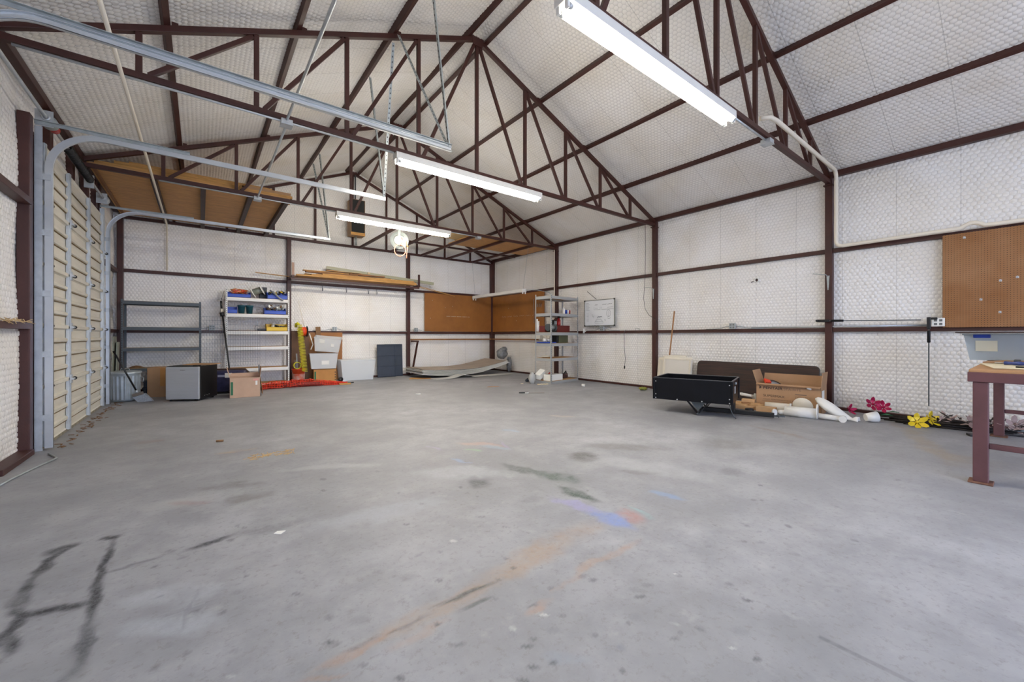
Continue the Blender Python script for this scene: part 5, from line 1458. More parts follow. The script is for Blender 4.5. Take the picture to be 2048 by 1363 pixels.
MB().lathe([(0.06, 0.03), (0.195, 0.035), (0.2, 0.04), (0.195, 0.05), (0, 0.05)], 36).build('flange', mat('pale grey enamel', '#8f9694', 0.5, 0.1), t)
for k in range(4):
    MB().tube([(0.165 * math.cos(a), 0.165 * math.sin(a), -0.024 + 0.016 * k) for a in [2 * PI * i / 32 for i in range(32)]], 0.011, 6, closed=True).build('hose_turn', SALMON, t)
MB().lathe([(0, 0.05), (0.12, 0.052), (0.125, 0.06), (0.10, 0.066), (0, 0.07)], 28).build('spring_cover', mat('silver hub', '#c9cdc8', 0.3, 0.5), t)
MB().b2((-0.03, 0.0, 0.055), (0.03, 0.235, 0.075)).build('mount_arm', mat('pale grey enamel', '#8f9694', 0.5, 0.1), t)
lp = [(0.02, -0.12, 0.08)] + [(0.02 + 0.12 * math.sin(a), -0.24 + 0.13 * math.cos(a), 0.09 + 0.01 * a) for a in [0.4 + 6.0 * i / 16 for i in range(17)]]
MB().tube(lp, 0.010, 6).build('hose_loop', SALMON, t)
MB().tube([(0.16, -0.02, 0.06), (0.18, -0.16, 0.07), (0.16, -0.30, 0.07), (0.16, -0.40, 0.07)], 0.010, 6).build('hose_tail', SALMON, t)
MB().tube([(0.05, 0.06, 0.07), (0.09, -0.02, 0.085), (0.03, -0.1, 0.09)], 0.010, 6).build('hose_feed', SALMON, t)
MB().tube([(0.16, -0.13, 0.07), (0.2, -0.13, 0.07)], 0.014, 8).build('valve', mat('brass', '#b8893a', 0.3, 0.8), t)
# ================================================================ silver shelf in the corner bay
ss = shelf_unit('silver_shelving', 'silver steel shelving standing out from the side wall by the whiteboard', (6.50, 6.95, 0), 1.07, 0.50, 2.12, (2.08, 1.67, 1.215, 0.955, 0.60, 0.06), SILV, CHIP, rotz=0.131, beam=0.07, holes=DGREY, post=0.03)
SSM = Matrix.Translation((6.50, 6.95, 0)) @ Matrix.Rotation(0.131, 4, 'Z')
def on(x, y, z):
    return tuple(SSM @ Vector((x, y, z)))
t = thing('bottle', 'tall white bottle on the second silver shelf', 'bottle', on(0.80, 0.25, 1.676))
MB().lathe([(0, 0), (0.033, 0), (0.035, 0.02), (0.035, 0.13), (0.016, 0.16), (0.016, 0.175)], 20).build('body', PVCW, t)
MB().lathe([(0.018, 0.172), (0.018, 0.2), (0, 0.2)], 16).build('cap', PVC, t)
for i, (x, m) in enumerate(((0.88, BLUE), (0.955, PAPER), (1.01, RED))):
    t = thing('spray_can', ('blue can on the second silver shelf', 'white can between the blue and red cans', 'red can at the wall end of the second silver shelf')[i], 'can', on(x, 0.24, 1.676))
    MB().lathe([(0, 0), (0.032, 0), (0.033, 0.1), (0.03, 0.108), (0, 0.108)], 18).build('body', m, t)
    MB().lathe([(0.024, 0.107), (0.022, 0.116), (0, 0.118)], 18).build('lid', GALV, t)
zt = 1.222
t = thing('tool_case', 'long maroon metal case on the middle silver shelf', 'case', on(0.70, 0.30, zt), 0.131)
MB().b2((-0.22, -0.09, 0), (0.30, 0.09, 0.155)).build('body', MAROON, t, bevel=0.008)
MB().b2((-0.225, -0.094, 0.15), (0.305, 0.094, 0.17)).build('lid', MAROON, t, bevel=0.006)
t = thing('tool_case', 'short maroon case at the near end of the silver shelf', 'case', on(0.17, 0.345, zt), 0.131)
MB().b2((-0.10, -0.09, 0), (0.16, 0.09, 0.14)).build('body', MAROON, t, bevel=0.008)
MB().b2((-0.105, -0.094, 0.135), (0.165, 0.094, 0.15)).build('lid', MAROON, t, bevel=0.006)
t = thing('spray_bottle', 'red spray bottle standing on the long maroon case', 'bottle', on(0.66, 0.30, zt + 0.171))
MB().lathe([(0, 0), (0.045, 0), (0.048, 0.02), (0.048, 0.13), (0.018, 0.17), (0.016, 0.19), (0, 0.19)], 20).build('body', RED, t)
MB().b2((-0.02, -0.045, 0.19), (0.02, 0.03, 0.23)).b2((-0.006, -0.04, 0.15), (0.006, -0.03, 0.19)).build('trigger', BLACK, t, bevel=0.005)
t = thing('bench_grinder', 'grey and black grinder on the middle silver shelf', 'grinder', on(0.16, 0.14, zt), 0.2)
MB().tube([(-0.08, 0, 0.11), (0.10, 0, 0.11)], 0.055, 16).build('motor', GALVD, t)
for x in (-0.11, 0.13):
    MB().tube([(x - 0.02, 0, 0.11), (x + 0.02, 0, 0.11)], 0.085, 20).build('guard', DGREY, t)
MB().b2((-0.07, -0.06, 0), (0.09, 0.06, 0.06)).build('base', BLACK, t, bevel=0.008)
MB().b2((0.18, 0.03, 0.0), (0.30, 0.12, 0.30)).build('power_pack', BLACK, t, bevel=0.012)
for k in range(2):
    MB().b2((0.19, 0.026, 0.19 - 0.11 * k), (0.29, 0.031, 0.27 - 0.11 * k)).build('panel', GALVD, t)
for i, (x, h_) in enumerate(((0.035, 0.32), (0.085, 0.27))):
    tag(MB().tube([on(x, 0.467, zt + 0.006), on(x, 0.467, zt + h_)], 0.02, 12).build('white_tube', PVCW), ('taller white tube upright on the silver shelf by the brown board', 'shorter white tube upright on the silver shelf by the brown board')[i], 'tube', 'white tubes on the silver shelf')
zt = 0.962
t = thing('ammo_box', 'olive metal box on the fourth silver shelf', 'box', on(0.62, 0.24, zt), 0.25)
MB().b2((-0.21, -0.12, 0), (0.21, 0.12, 0.19)).build('body', OLIVE, t, bevel=0.008)
MB().b2((-0.215, -0.125, 0.175), (0.215, 0.125, 0.205)).build('lid', OLIVE, t, bevel=0.006)
MB().b2((-0.30, -0.10, 0), (-0.215, 0.1, 0.17)).build('latch_block', BLACK, t, bevel=0.006)
tag(MB().box(on(0.12, 0.25, zt + 0.012), (0.26, 0.40, 0.022), (0, 0, 0.131)).build('blue_tray', BLUE, bevel=0.006), 'flat blue tray on the fourth silver shelf', 'tray')
t = thing('plastic_bundle', 'crumpled pale plastic bags heaped on the blue tray', 'bag', on(0.13, 0.22, zt + 0.026))
for i in range(4):
    MB().blob((-0.09 + 0.06 * i, 0.05 * (i % 2), 0.045), (0.055, 0.06, 0.045), 10, 0.25, random.Random(70 + i)).build('bag_fold', mat('milky plastic', '#d8d4cc', 0.4), t)
tag(MB().blob(on(0.14, 0.25, 0.642), (0.13, 0.09, 0.022), 14, 0.35, random.Random(77)).build('rag', mat('pale rag', '#c9c2b4', 0.8)), 'pale crumpled rag on the fifth silver shelf', 'rag')
t = thing('white_carton', 'open white carton on the bottom silver shelf', 'box', on(0.14, 0.14, 0.066), 0.131)
MB().b2((-0.11, -0.09, 0), (0.36, 0.12, 0.145)).build('body', PAPER, t, bevel=0.003)
MB().b2((-0.1, -0.08, 0.143), (0.35, 0.11, 0.148)).build('contents', mat('grey inside', '#b5b3ae', 0.8), t)
t = thing('white_carton', 'white carton tilted up beside the open one', 'box', on(0.04, 0.36, 0.16), rot=(0.2, -0.45, 0.3))
MB().b2((-0.15, -0.07, 0), (0.12, 0.07, 0.13)).build('body', PAPER, t, bevel=0.003)
tag(MB().tube([on(0.30, 0.40, 0.14), on(0.45, 0.42, 0.21), on(0.58, 0.38, 0.16), on(0.68, 0.30, 0.10)], 0.018, 8).build('red_strap', RED), 'dark red strap lying behind the white carton', 'strap')
t = thing('power_tool', 'dark tool at the back of the bottom silver shelf', 'tool', on(0.82, 0.26, 0.066), 0.3)
MB().b2((-0.1, -0.06, 0), (0.12, 0.07, 0.12)).build('body', mat('dark maroon plastic', '#3a1e1e', 0.5), t, bevel=0.02)
MB().tube([(0.02, 0, 0.12), (0.1, 0, 0.17), (0.14, 0, 0.1)], 0.015, 8).build('handle', BLACK, t)
t = thing('grey_bag', 'grey plastic bag on the floor at the silver shelf corner', 'bag', (6.22, 7.30, 0))
MB().blob((0, 0, 0.13), (0.09, 0.08, 0.14), 12, 0.2, random.Random(81)).build('body', mat('light grey bag', '#b4b4b0', 0.5), t)
t = thing('shoe', 'dark blue slipper on the floor beside the silver shelf', 'shoe', (6.42, 7.72, 0), 0.5)
MB().blob((0, 0, 0.035), (0.13, 0.05, 0.035), 12).build('sole', NAVY, t)
MB().blob((0.05, 0, 0.05), (0.07, 0.048, 0.035), 12).build('upper', BLACKM, t)
t = thing('wood_strip', 'pale notched wood strip on the floor before the silver shelf', 'strip', (6.33, 7.03, 0), -0.3)
MB().b2((-0.16, -0.02, 0), (0.12, 0.02, 0.012)).build('strip', mat('pale birch', '#d9c9a4', 0.6), t)
for k in range(4):
    MB().b2((-0.14 + 0.07 * k, -0.018, 0.012), (-0.11 + 0.07 * k, 0.018, 0.02)).build('block', mat('pale birch', '#d9c9a4', 0.6), t)

tag(MB().box((7.64, 8.75, 1.095), (0.09, 0.32, 0.10), (0.0, 0.05, 0.05)).build('paper_stack', PAPER), 'slanted stack of white paper on the ledge before the brown board', 'paper')
tag(MB().tube([(7.63, 8.38, 1.29), (7.63, 8.52, 1.29)], 0.035, 12).build('tape_measure', YEL, bevel=0.004), 'yellow tape measure on the girt by the silver shelf', 'tape measure')
t = thing('tool_holder', 'small rail of tools hung on the brown side board', 'rack', (7.69, 8.75, 2.05))
MB().b2((-0.02, -0.16, 0.0), (0.0, 0.12, 0.025)).build('rail', LUM2, t)
for k in range(4):
    MB().tube([(-0.025, -0.13 + 0.07 * k, 0.0), (-0.025, -0.13 + 0.07 * k, -0.09)], 0.006, 6).build('pin', GALVD, t)
tag(MB().tube([(7.695, 8.98, 2.20), (7.69, 8.96, 1.95), (7.69, 8.93, 1.72), (7.69, 8.95, 1.50)], 0.006, 6).build('chain', GALVD), 'thin silver chain hanging on the brown side board', 'chain')

# ================================================================ whiteboard
t = thing('whiteboard', 'whiteboard with marker drawings and black corner caps', 'whiteboard', (7.70, 6.52, 1.382), -PI / 2)
w, h = 0.92, 0.62
MB().b2((-w / 2, -0.012, 0), (w / 2, 0.004, h)).build('surface', mat('whiteboard enamel', '#e4e6e8', 0.25), t)
FR = mat('aluminium frame', '#8a8c86', 0.4, 0.6)
for lo, hi in (((-w / 2 - 0.012, -0.012), (w / 2 + 0.012, 0.006)), ((-w / 2 - 0.012, h - 0.006), (w / 2 + 0.012, h + 0.012)), ((-w / 2 - 0.012, 0), (-w / 2 + 0.006, h)), ((w / 2 - 0.006, 0), (w / 2 + 0.012, h))):
    MB().b2((lo[0], -0.02, lo[1]), (hi[0], 0.006, hi[1])).build('frame', FR, t, bevel=0.002)
for x in (-1, 1):
    for z in (0, 1):
        MB().box((x * w / 2, -0.012, z * h), (0.035, 0.026, 0.035)).build('corner_cap', BLACK, t, bevel=0.006)
MB().b2((-0.35, -0.05, -0.015), (0.02, -0.01, -0.006)).build('pen_tray', FR, t)
for k in range(4):
    MB().tube([(-0.33 + 0.088 * k, -0.035, 0.0), (-0.26 + 0.088 * k, -0.035, 0.0)], 0.007, 6).build('marker_pen', BLACK, t)
PEN = mat('faded marker ink', '#5a5f68', 0.7)
def draw(pts, r=0.0028, nm='marker_line'):
    MB().tube([(a, -0.0128, b) for a, b in pts], r, 4).build(nm, PEN, t)
draw([(-0.13, 0.50), (-0.10, 0.515), (-0.07, 0.505), (-0.05, 0.515)], 0.004)
draw([(0.10, 0.50), (0.14, 0.515), (0.19, 0.505), (0.22, 0.52)], 0.004)
draw([(0.26, 0.505), (0.31, 0.515), (0.36, 0.51), (0.39, 0.515)], 0.004)
draw([(-0.16, 0.455), (-0.16, 0.39), (0.03, 0.39), (0.03, 0.455)])
draw([(0.08, 0.455), (0.08, 0.39), (0.44, 0.39)])
draw([(0.25, 0.43), (0.42, 0.435)])
draw([(-0.13, 0.43), (-0.04, 0.425)])
for k in range(6):
    draw([(-0.42, 0.56 - 0.035 * k), (-0.33 + 0.03 * (k % 2), 0.563 - 0.035 * k)], 0.0022)
for k in range(7):
    draw([(-0.40, 0.30 - 0.032 * k), (-0.33, 0.303 - 0.032 * k)], 0.0018)
draw([(-0.06, 0.19), (-0.02, 0.225), (0.03, 0.215), (0.07, 0.225), (0.09, 0.205)], 0.005)
draw([(-0.04, 0.185), (0.0, 0.205), (0.04, 0.18)], 0.004)
draw([(-0.12, 0.10), (-0.08, 0.15), (0.06, 0.15), (0.10, 0.11)])
draw([(-0.13, 0.10), (0.12, 0.10), (0.13, 0.06), (-0.13, 0.06), (-0.13, 0.10)])
draw([(0.17, 0.15), (0.19, 0.13), (0.18, 0.105)], 0.004)
draw([(0.29 + 0.06 * math.sin(a), 0.29 + 0.085 * math.cos(a)) for a in [i * 0.52 for i in range(13)]])
draw([(0.29, 0.36), (0.30, 0.28), (0.28, 0.21)])
draw([(0.25, 0.18), (0.30, 0.16), (0.35, 0.18)])
draw([(-0.22, 0.28), (-0.20, 0.22), (-0.17, 0.24), (-0.18, 0.19)])
tag(MB().tube([(7.72, 6.93, 2.25), (7.70, 6.62, 2.03)], 0.006, 6).build('thin_stick', LUMD), 'thin dark stick on the wall slanting down to the whiteboard', 'stick')
t = thing('pipe_fitting', 'white plastic fitting on the girt beside the whiteboard', 'fitting', (7.69, 7.02, 1.20))
MB().tube([(0, 0, 0), (0, 0, 0.12)], 0.022, 12).build('stem', PVCW, t)
MB().tube([(0, 0, 0.05), (0, -0.06, 0.05)], 0.018, 12).build('branch', PVCW, t)

# ================================================================ items against the side wall
for i, (y, x, k, hh) in enumerate(((4.56, 7.55, 0.97, 0.72), (4.38, 7.46, 1.0, 0.745))):
    t = thing('moulded_panel', ('cream moulded plastic panel leaning behind its twin', 'cream moulded plastic panel with raised handle edge, in front')[i], 'panel', (x, y, 0), rot=(0, 0.12, 0), group='cream plastic panels')
    w = 0.60 * k
    MB().b2((-0.03, -w / 2, 0), (0.03, w / 2, hh - 0.03)).build('shell', CREAMP, t, bevel=0.022, seg=3)
    MB().b2((-0.028, -w / 2 + 0.12, hh - 0.05), (0.028, w / 2 - 0.10, hh + 0.005)).build('handle_edge', CREAMP, t, bevel=0.02)
    MB().b2((-0.036, -w / 2 + 0.05, 0.05), (-0.028, w / 2 - 0.05, hh - 0.09)).build('inset_panel', mat('greyer cream plastic', '#d9d3c8', 0.5), t, bevel=0.004)
    for s in (-1, 1):
        MB().b2((-0.04, s * (w / 2 - 0.015) - 0.012, 0.03), (-0.026, s * (w / 2 - 0.015) + 0.012, hh - 0.07)).build('rib', CREAMP, t, bevel=0.004)
    MB().b2((-0.04, -w / 2 + 0.03, hh - 0.085), (-0.026, w / 2 - 0.03, hh - 0.06)).build('rib', CREAMP, t, bevel=0.004)
tag(MB().tube([(7.695, 4.74, 0.02), (7.70, 4.55, 1.64)], 0.014, 10).build('wooden_shaft', mat('worn ash', '#a5764d', 0.6, var=0.2, scale=6, stretch=(8, 8, 1))), 'worn wooden tool handle leaning on the wall above the cream panels', 'handle')
t = thing('folding_table', 'dark walnut folding table lying on edge against the wall', 'table', (7.52, 3.04, 0), rot=(0, 0.16, 0))
n_ = 8
w2, hh = 0.965, 0.655
pl = []
for cx, cz, a0 in ((w2 - 0.06, hh - 0.06, 0), (-w2 + 0.06, hh - 0.06, PI / 2), (-w2 + 0.06, 0.06, PI), (w2 - 0.06, 0.06, 1.5 * PI)):
    pl += [(cx + 0.06 * math.cos(a0 + PI / 2 * k / 6), cz + 0.06 * math.sin(a0 + PI / 2 * k / 6)) for k in range(7)]
MB().prism([(-0.012, a, b) for a, b in pl], (0.024, 0, 0)).build('top', WOODT, t)
MB().tube([(0.0, a, b) for a, b in pl], 0.0135, 6, closed=True).build('edge_band', mat('dark edge band', '#1c100e', 0.4), t)
for y in (-0.6, 0.6):
    MB().tube([(0.03, y, 0.1), (0.03, y, hh - 0.1)], 0.012, 8).build('folded_leg', DGREY, t)
t = thing('extension_cord', 'black extension cord hanging beside the column and looping at the girt', 'cord', (7.69, 5.24, 1.2))
MB().tube([(7.70, 5.24, 3.6), (7.70, 5.23, 3.0), (7.71, 5.25, 2.4), (7.705, 5.28, 1.95), (7.70, 5.24, 1.72), (7.69, 5.14, 1.58), (7.675, 5.07, 1.545), (7.67, 4.95, 1.46), (7.69, 4.92, 1.36), (7.70, 4.95, 1.27)], 0.005, 6).build('cord', BLACK, t, world=True)
t = thing('appliance_cable', 'grey cord hanging from the girt below the whiteboard wall, plug at its end', 'cord', (7.70, 5.78, 0.4))
MB().tube([(7.70, 5.74, 1.27), (7.70, 5.79, 1.22), (7.70, 5.79, 0.9), (7.70, 5.76, 0.6), (7.70, 5.78, 0.44)], 0.005, 6).build('cord', DGREY, t, world=True)
MB().tube([(7.70, 5.78, 0.45), (7.70, 5.785, 0.38)], 0.014, 8).build('plug', BLACK, t, world=True)
t = thing('wire_staple', 'small dark wire loop standing on the girt before the column', 'wire', (7.72, 5.45, 1.26))
MB().tube([(0, -0.05, 0), (0, -0.05, 0.035), (0, 0.05, 0.045), (0, 0.06, 0.0)], 0.004, 6).build('loop', DGREY, t)
for i, (y, z) in enumerate(((Y1, 2.14), (Y0, 2.06))):
    t = thing('tool_hanger', ('grey spring hanger on the column behind the cart', 'grey spring hanger on the column near the pegboard')[i], 'hanger', (XR - 0.03, y, z), group='column tool hangers')
    MB().prism([(-0.012, -0.018, 0), (-0.012, 0.018, 0), (-0.012, 0.006, -0.22), (-0.012, -0.006, -0.22)], (0.012, 0, 0)).build('plate', GALVD, t)
    MB().tube([(-0.012, 0.0, -0.01), (-0.05, 0.02, 0.015), (-0.10, 0.17, 0.04)], 0.006, 6).build('arm', GALVD, t)
t = thing('wall_hole', 'torn round hole in the insulation above the folded table', 'hole', (7.775, 3.03, 2.115))
MB().tube([(0, 0.03 * math.cos(a), 0.035 * math.sin(a)) for a in [2 * PI * i / 14 for i in range(14)]], 0.008, 6, closed=True).build('torn_rim', PAPER, t)
MB().lathe([(0, 0), (0.03, 0)], 14, (0, 0, 0), (0, -PI / 2, 0)).build('opening', LUMD, t)
MB().beam((0, 0.05, -0.02), (0, 0.09, -0.03), 0.008, 0.012).build('tear', BLACK, t)

# ---- dump cart without wheels
A = math.atan2(-0.954, 0.30)
t = thing('dump_cart', 'black steel garden dump cart without wheels', 'cart', (5.383, 3.51, 0), A)
L, D, zb, zt_ = 1.035, 0.76, 0.195, 0.51     # local x along the side seen from the camera, y into the cart
EDGE = mat('worn black edge', '#3c3f45', 0.35, 0.5)
for nm, lo, hi in (('side_panel', (0, 0, zb), (L, 0.004, zt_)), ('side_panel', (0, D - 0.004, zb + 0.0), (L, D, zt_)), ('end_panel', (0, 0, zb), (0.004, D, zt_)), ('tailgate', (L - 0.004, 0.02, zb), (L, D - 0.02, zt_)), ('floor_pan', (0, 0, zb), (L, D, zb + 0.004))):
    o = MB().b2(lo, hi).build(nm, BLACKM, t)
for lo, hi in (((-0.005, -0.012, zt_ - 0.006), (L + 0.005, 0.014, zt_ + 0.006)), ((-0.005, D - 0.014, zt_ - 0.006), (L + 0.005, D + 0.012, zt_ + 0.006)), ((-0.012, 0, zt_ - 0.006), (0.014, D, zt_ + 0.006)), ((L - 0.014, 0, zt_ - 0.006), (L + 0.012, D, zt_ + 0.006))):
    MB().b2(lo, hi).build('rim', EDGE, t, bevel=0.003)
for x in (0, L):
    for y in (0, D):
        MB().box((x, y, (zb + zt_) / 2), (0.03, 0.03, zt_ - zb)).build('corner_angle', BLACKM, t, bevel=0.004)
BOLT = mat('zinc bolt', '#d6d8da', 0.3, 0.6)
for (x, z) in ((0.03, zb + 0.02), (0.03, zb + 0.075), (0.03, zt_ - 0.05), (0.33, zb + 0.015), (0.66, zb + 0.015), (L - 0.03, zb + 0.02), (L - 0.03, zb + 0.075), (L - 0.03, zt_ - 0.05)):
    MB().tube([(x, -0.016, z), (x, -0.002 if 0.1 < x < 0.9 else -0.014, z)], 0.008, 8).build('bolt', BOLT, t)
MB().box((L + 0.003, 0.30, zt_ - 0.14), (0.003, 0.06, 0.10)).build('white_sticker', PAPER, t)
MB().box((L + 0.012, 0.32, zt_ - 0.05), (0.02, 0.05, 0.03)).build('latch', GALVD, t, bevel=0.004)
for y in (0.05, D - 0.05):                   # V-shaped axle stands, wheels gone
    MB().beam((0.46, y, zb), (0.60, y, 0.02), 0.05, 0.012).build('axle_stand', BLACKM, t)
    MB().beam((0.74, y, zb), (0.60, y, 0.02), 0.05, 0.012).build('axle_stand', BLACKM, t)
    MB().prism([(0.50, y, zb), (0.70, y, zb), (0.60, y, 0.06)], (0, 0.005, 0)).build('stand_gusset', DGREY, t)
MB().tube([(0.60, 0.0, 0.03), (0.60, D, 0.03)], 0.012, 10).build('axle', DGREY, t)
MB().b2((0.56, D / 2 - 0.03, 0.02), (1.50, D / 2 + 0.03, 0.08)).build('drawbar', BLACK, t, bevel=0.006)
MB().b2((0.98, D / 2 - 0.06, 0.055), (1.03, D / 2 + 0.06, zb)).build('tip_latch', BLACK, t, bevel=0.004)
for s in (-1, 1):
    MB().tube([(1.48, D / 2, 0.04), (1.53, D / 2 + s * 0.035, 0.045), (1.62, D / 2 + s * 0.035, 0.045)], 0.007, 8).build('hitch_fork', DGREY, t)
MB().tube([(1.55, D / 2 - 0.035, 0.03), (1.55, D / 2 - 0.035, 0.09)], 0.006, 8).build('hitch_pin', DGREY, t)
MB().tube([(1.0, 0.02, zb), (1.02, 0.01, 0.12), (1.05, 0.01, 0.05), (1.08, 0.02, 0.012)], 0.006, 6).build('chain', DGREY, t)

# ---- printed carton and the litter round it
t = cbox('printed_carton', 'large open carton printed with pump lettering, leaning dark table behind', (7.15, 2.31, 0), 0.82, 0.40, 0.40, -PI / 2 + 0.10, CARD,
         (('b', 0.06, 0.13), ('l', 0.30, 0.20), ('r', 0.08, 0.20), ('f', 1.95, 0.05)))
RT = (PI / 2, 0, 0)
yf = -0.2012
text('PENTAIR', 0.052, INK, t, (-0.315, yf, 0.315), RT, 'lettering', 0.0016, 1.25)
text('STA-RITE', 0.052, INK2, t, (-0.045, yf, 0.315), RT, 'lettering', 0.0, 1.05)
MB().prism([(-0.36, yf, 0.36), (-0.335, yf, 0.335), (-0.36, yf, 0.31), (-0.375, yf, 0.325), (-0.357, yf, 0.335), (-0.375, yf, 0.348)], (0, -0.0008, 0)).build('arrow_mark', INK, t)
text('SUPERMAX', 0.05, INK, t, (-0.315, yf, 0.195), RT, 'lettering', 0.0, 1.15)
text('HIGH PERFORMANCE PUMP', 0.028, INK2, t, (-0.315, yf, 0.15), RT, 'lettering', 0.0, 1.35)
MB().b2((-0.33, yf - 0.0005, 0.132), (0.20, yf + 0.001, 0.136)).build('print_rule', INK2, t)
MB().b2((0.10, yf - 0.0005, 0.258), (0.24, yf + 0.001, 0.272)).build('print_bar', INK2, t)
def ink(pts):
    MB().tube([(a, yf, b) for a, b in pts], 0.0022, 4).build('print_drawing', INK2, t)
ink([(0.11, 0.24), (0.11, 0.15), (0.16, 0.14), (0.20, 0.15), (0.20, 0.24)])
ink([(0.155 + 0.035 * math.cos(a), 0.195 + 0.045 * math.sin(a)) for a in [i * 0.52 for i in range(13)]])
ink([(0.22, 0.235), (0.28, 0.235), (0.28, 0.16)])
MB().b2((0.40, -0.15, 0.20), (0.4115, 0.02, 0.34)).build('shipping_label', PAPER, t)
MB().b2((0.405, -0.02, 0.12), (0.4115, 0.08, 0.17)).build('hand_hole', LUMD, t)
t = thing('work_light', 'round black and red lamp head lying in the printed carton', 'lamp', (7.15, 2.52, 0.33), rot=(0.5, -0.5, 0.3))
MB().lathe([(0, -0.04), (0.10, -0.04), (0.125, 0.0), (0.125, 0.03), (0.10, 0.035), (0.0, 0.03)], 24).build('housing', BLACK, t)
MB().lathe([(0, 0.036), (0.085, 0.036), (0.085, 0.03)], 24).build('lens', mat('grey lens', '#9aa6b5', 0.2), t)
MB().prism([(-0.05, 0.09, 0.05), (-0.10, 0.17, 0.05), (-0.02, 0.20, 0.05), (0.0, 0.12, 0.05)], (0, 0, 0.03)).build('red_flap', mat('signal red', '#e2401f', 0.5), t)
tag(MB().box((7.0, 2.04, 0.36), (0.09, 0.06, 0.03), (0.3, 0.2, 0.6)).build('paper_wad', PAPER, bevel=0.01), 'white paper wad caught on the carton edge', 'paper')
tag(MB().blob((7.18, 2.80, 0.09), (0.08, 0.05, 0.10), 12, 0.25, random.Random(91)).build('plastic_film', mat('milky film', '#c7c8c2', 0.3, alpha=0.8)), 'milky plastic film bunched at the carton corner', 'film')
foam = [(6.97, 3.02, 0.031, .13, .20, .06, .08), (6.80, 2.88, 0.029, .09, .20, .055, .06), (6.90, 2.76, 0.041, .09, .24, .08, .05), (6.67, 2.76, 0.029, .10, .26, .055, .05), (6.81, 2.64, 0.041, .11, .16, .08, -.05), (6.60, 2.44, 0.046, .13, .24, .09, .08), (6.88, 2.80, 0.108, .09, .18, .05, .2)]
fl = ['tan foam block nearest the dark table, farthest from the pipes', 'flat tan foam block beside the cart tailgate', 'long tan foam block in the middle of the heap', 'low tan foam block in front of the heap', 'tan foam block just before the printed carton', 'large tan foam block beside the black cap', 'tan foam block lying on top of the others']
for (x, y, z, a, b, c, r), lb in zip(foam, fl):
    tag(MB().box((x, y, z), (a, b, c), (0, 0, r)).build('foam_block', FOAM, bevel=0.006), lb, 'foam block', 'tan foam blocks')
tag(MB().lathe([(0, 0), (0.055, 0), (0.058, 0.015), (0.058, 0.04), (0.05, 0.046), (0, 0.046)], 22, (6.52, 2.64, 0)).build('black_puck', BLACK), 'round black cap on the floor between the foam blocks', 'cap')
tag(MB().tube([(7.08, 3.02, 0.175), (7.02, 2.80, 0.165)], 0.024, 12).tube([(7.075, 2.99, 0.174), (7.068, 2.97, 0.173)], 0.027, 12).build('white_tube', PVCW), 'white tube lying on the foam behind the cart hitch', 'tube')
t = thing('plastic_pipe', 'cream pipe piece lying in front of the printed carton', 'pipe', (6.80, 2.33, 0.07), rot=(0, 0, 0.25))
MB().tube([(0, 0.19, 0), (0, -0.12, 0)], 0.068, 20).build('barrel', PVC, t)
MB().lathe([(0.05, -0.006), (0.075, -0.006), (0.075, 0.02), (0.068, 0.02)], 20, (0, -0.12, 0), (PI / 2, 0, 0)).build('collar', PVCW, t)
t = thing('filter_housing', 'large white pump pipe with collar lying before the carton', 'pipe', (6.62, 1.98, 0.07), rot=(0, 0, 0.18))
MB().tube([(0, 0.22, 0), (0, -0.15, 0)], 0.07, 22).build('barrel', PVCW, t)
MB().lathe([(0.07, -0.008), (0.10, -0.008), (0.10, 0.008), (0.07, 0.008)], 22, (0, -0.15, 0.03), (PI / 2, 0, 0)).build('collar', PVCW, t)
MB().tube([(0, -0.15, -0.02), (0, -0.42, -0.035)], 0.035, 16).build('neck', PVCW, t)
MB().tube([(0.03, -0.42, -0.03), (-0.06, -0.42, -0.03)], 0.042, 16).build('elbow', PVCW, t)
MB().tube([(0, 0.22, -0.02), (0, 0.30, -0.035)], 0.035, 16).build('inlet', PVCW, t)
tag(MB().tube([(6.46, 2.30, 0.046), (6.455, 2.27, 0.046)], 0.045, 18).build('pipe_plug', PVCW), 'white round pipe cap beside the large white pipe', 'cap')
t = thing('oval_disc', 'oval cream lid standing on edge against the carton', 'lid', (6.88, 2.065, 0.0), rot=(0, -0.25, 0.1))
MB().lathe([(0, -0.008), (0.12, -0.008), (0.125, 0.0), (0.12, 0.008), (0, 0.012)], 30, (0, 0, 0.127), (0, PI / 2, 0)).build('disc', CREAMP, t)
# curved white shell
t = thing('white_shell', 'curved white plastic shell pointing up beside the carton', 'shell', (6.88, 1.76, 0))
vs, fs = [], []
nu, nv = 14, 9
for i in range(nu + 1):
    f = i / nu
    cy = 0.16 - 0.48 * f
    rad = 0.015 + 0.085 * math.sin(PI * min(1, f * 1.1) ** 0.7) if f < 0.9 else 0.06
    cz = 0.24 * (1 - f) ** 1.6 + 0.05
    for j in range(nv):
        a = -0.3 + PI * 1.2 * j / (nv - 1)
        vs.append((rad * math.cos(a), cy, max(0.003, cz - 0.05 + rad * math.sin(a))))
for i in range(nu):
    for j in range(nv - 1):
        fs.append((i * nv + j, i * nv + j + 1, (i + 1) * nv + j + 1, (i + 1) * nv + j))
o = MB().add(vs, fs, True).build('shell', PVCW, t)
o.modifiers.new('skin', 'SOLIDIFY').thickness = 0.006
tag(MB().tube([(6.95, 1.39, 0.055), (7.03, 1.29, 0.072)], [0.05, 0.07], 16).build('white_cone', PVCW), 'white plastic cone end touching the metal flowers', 'cone')

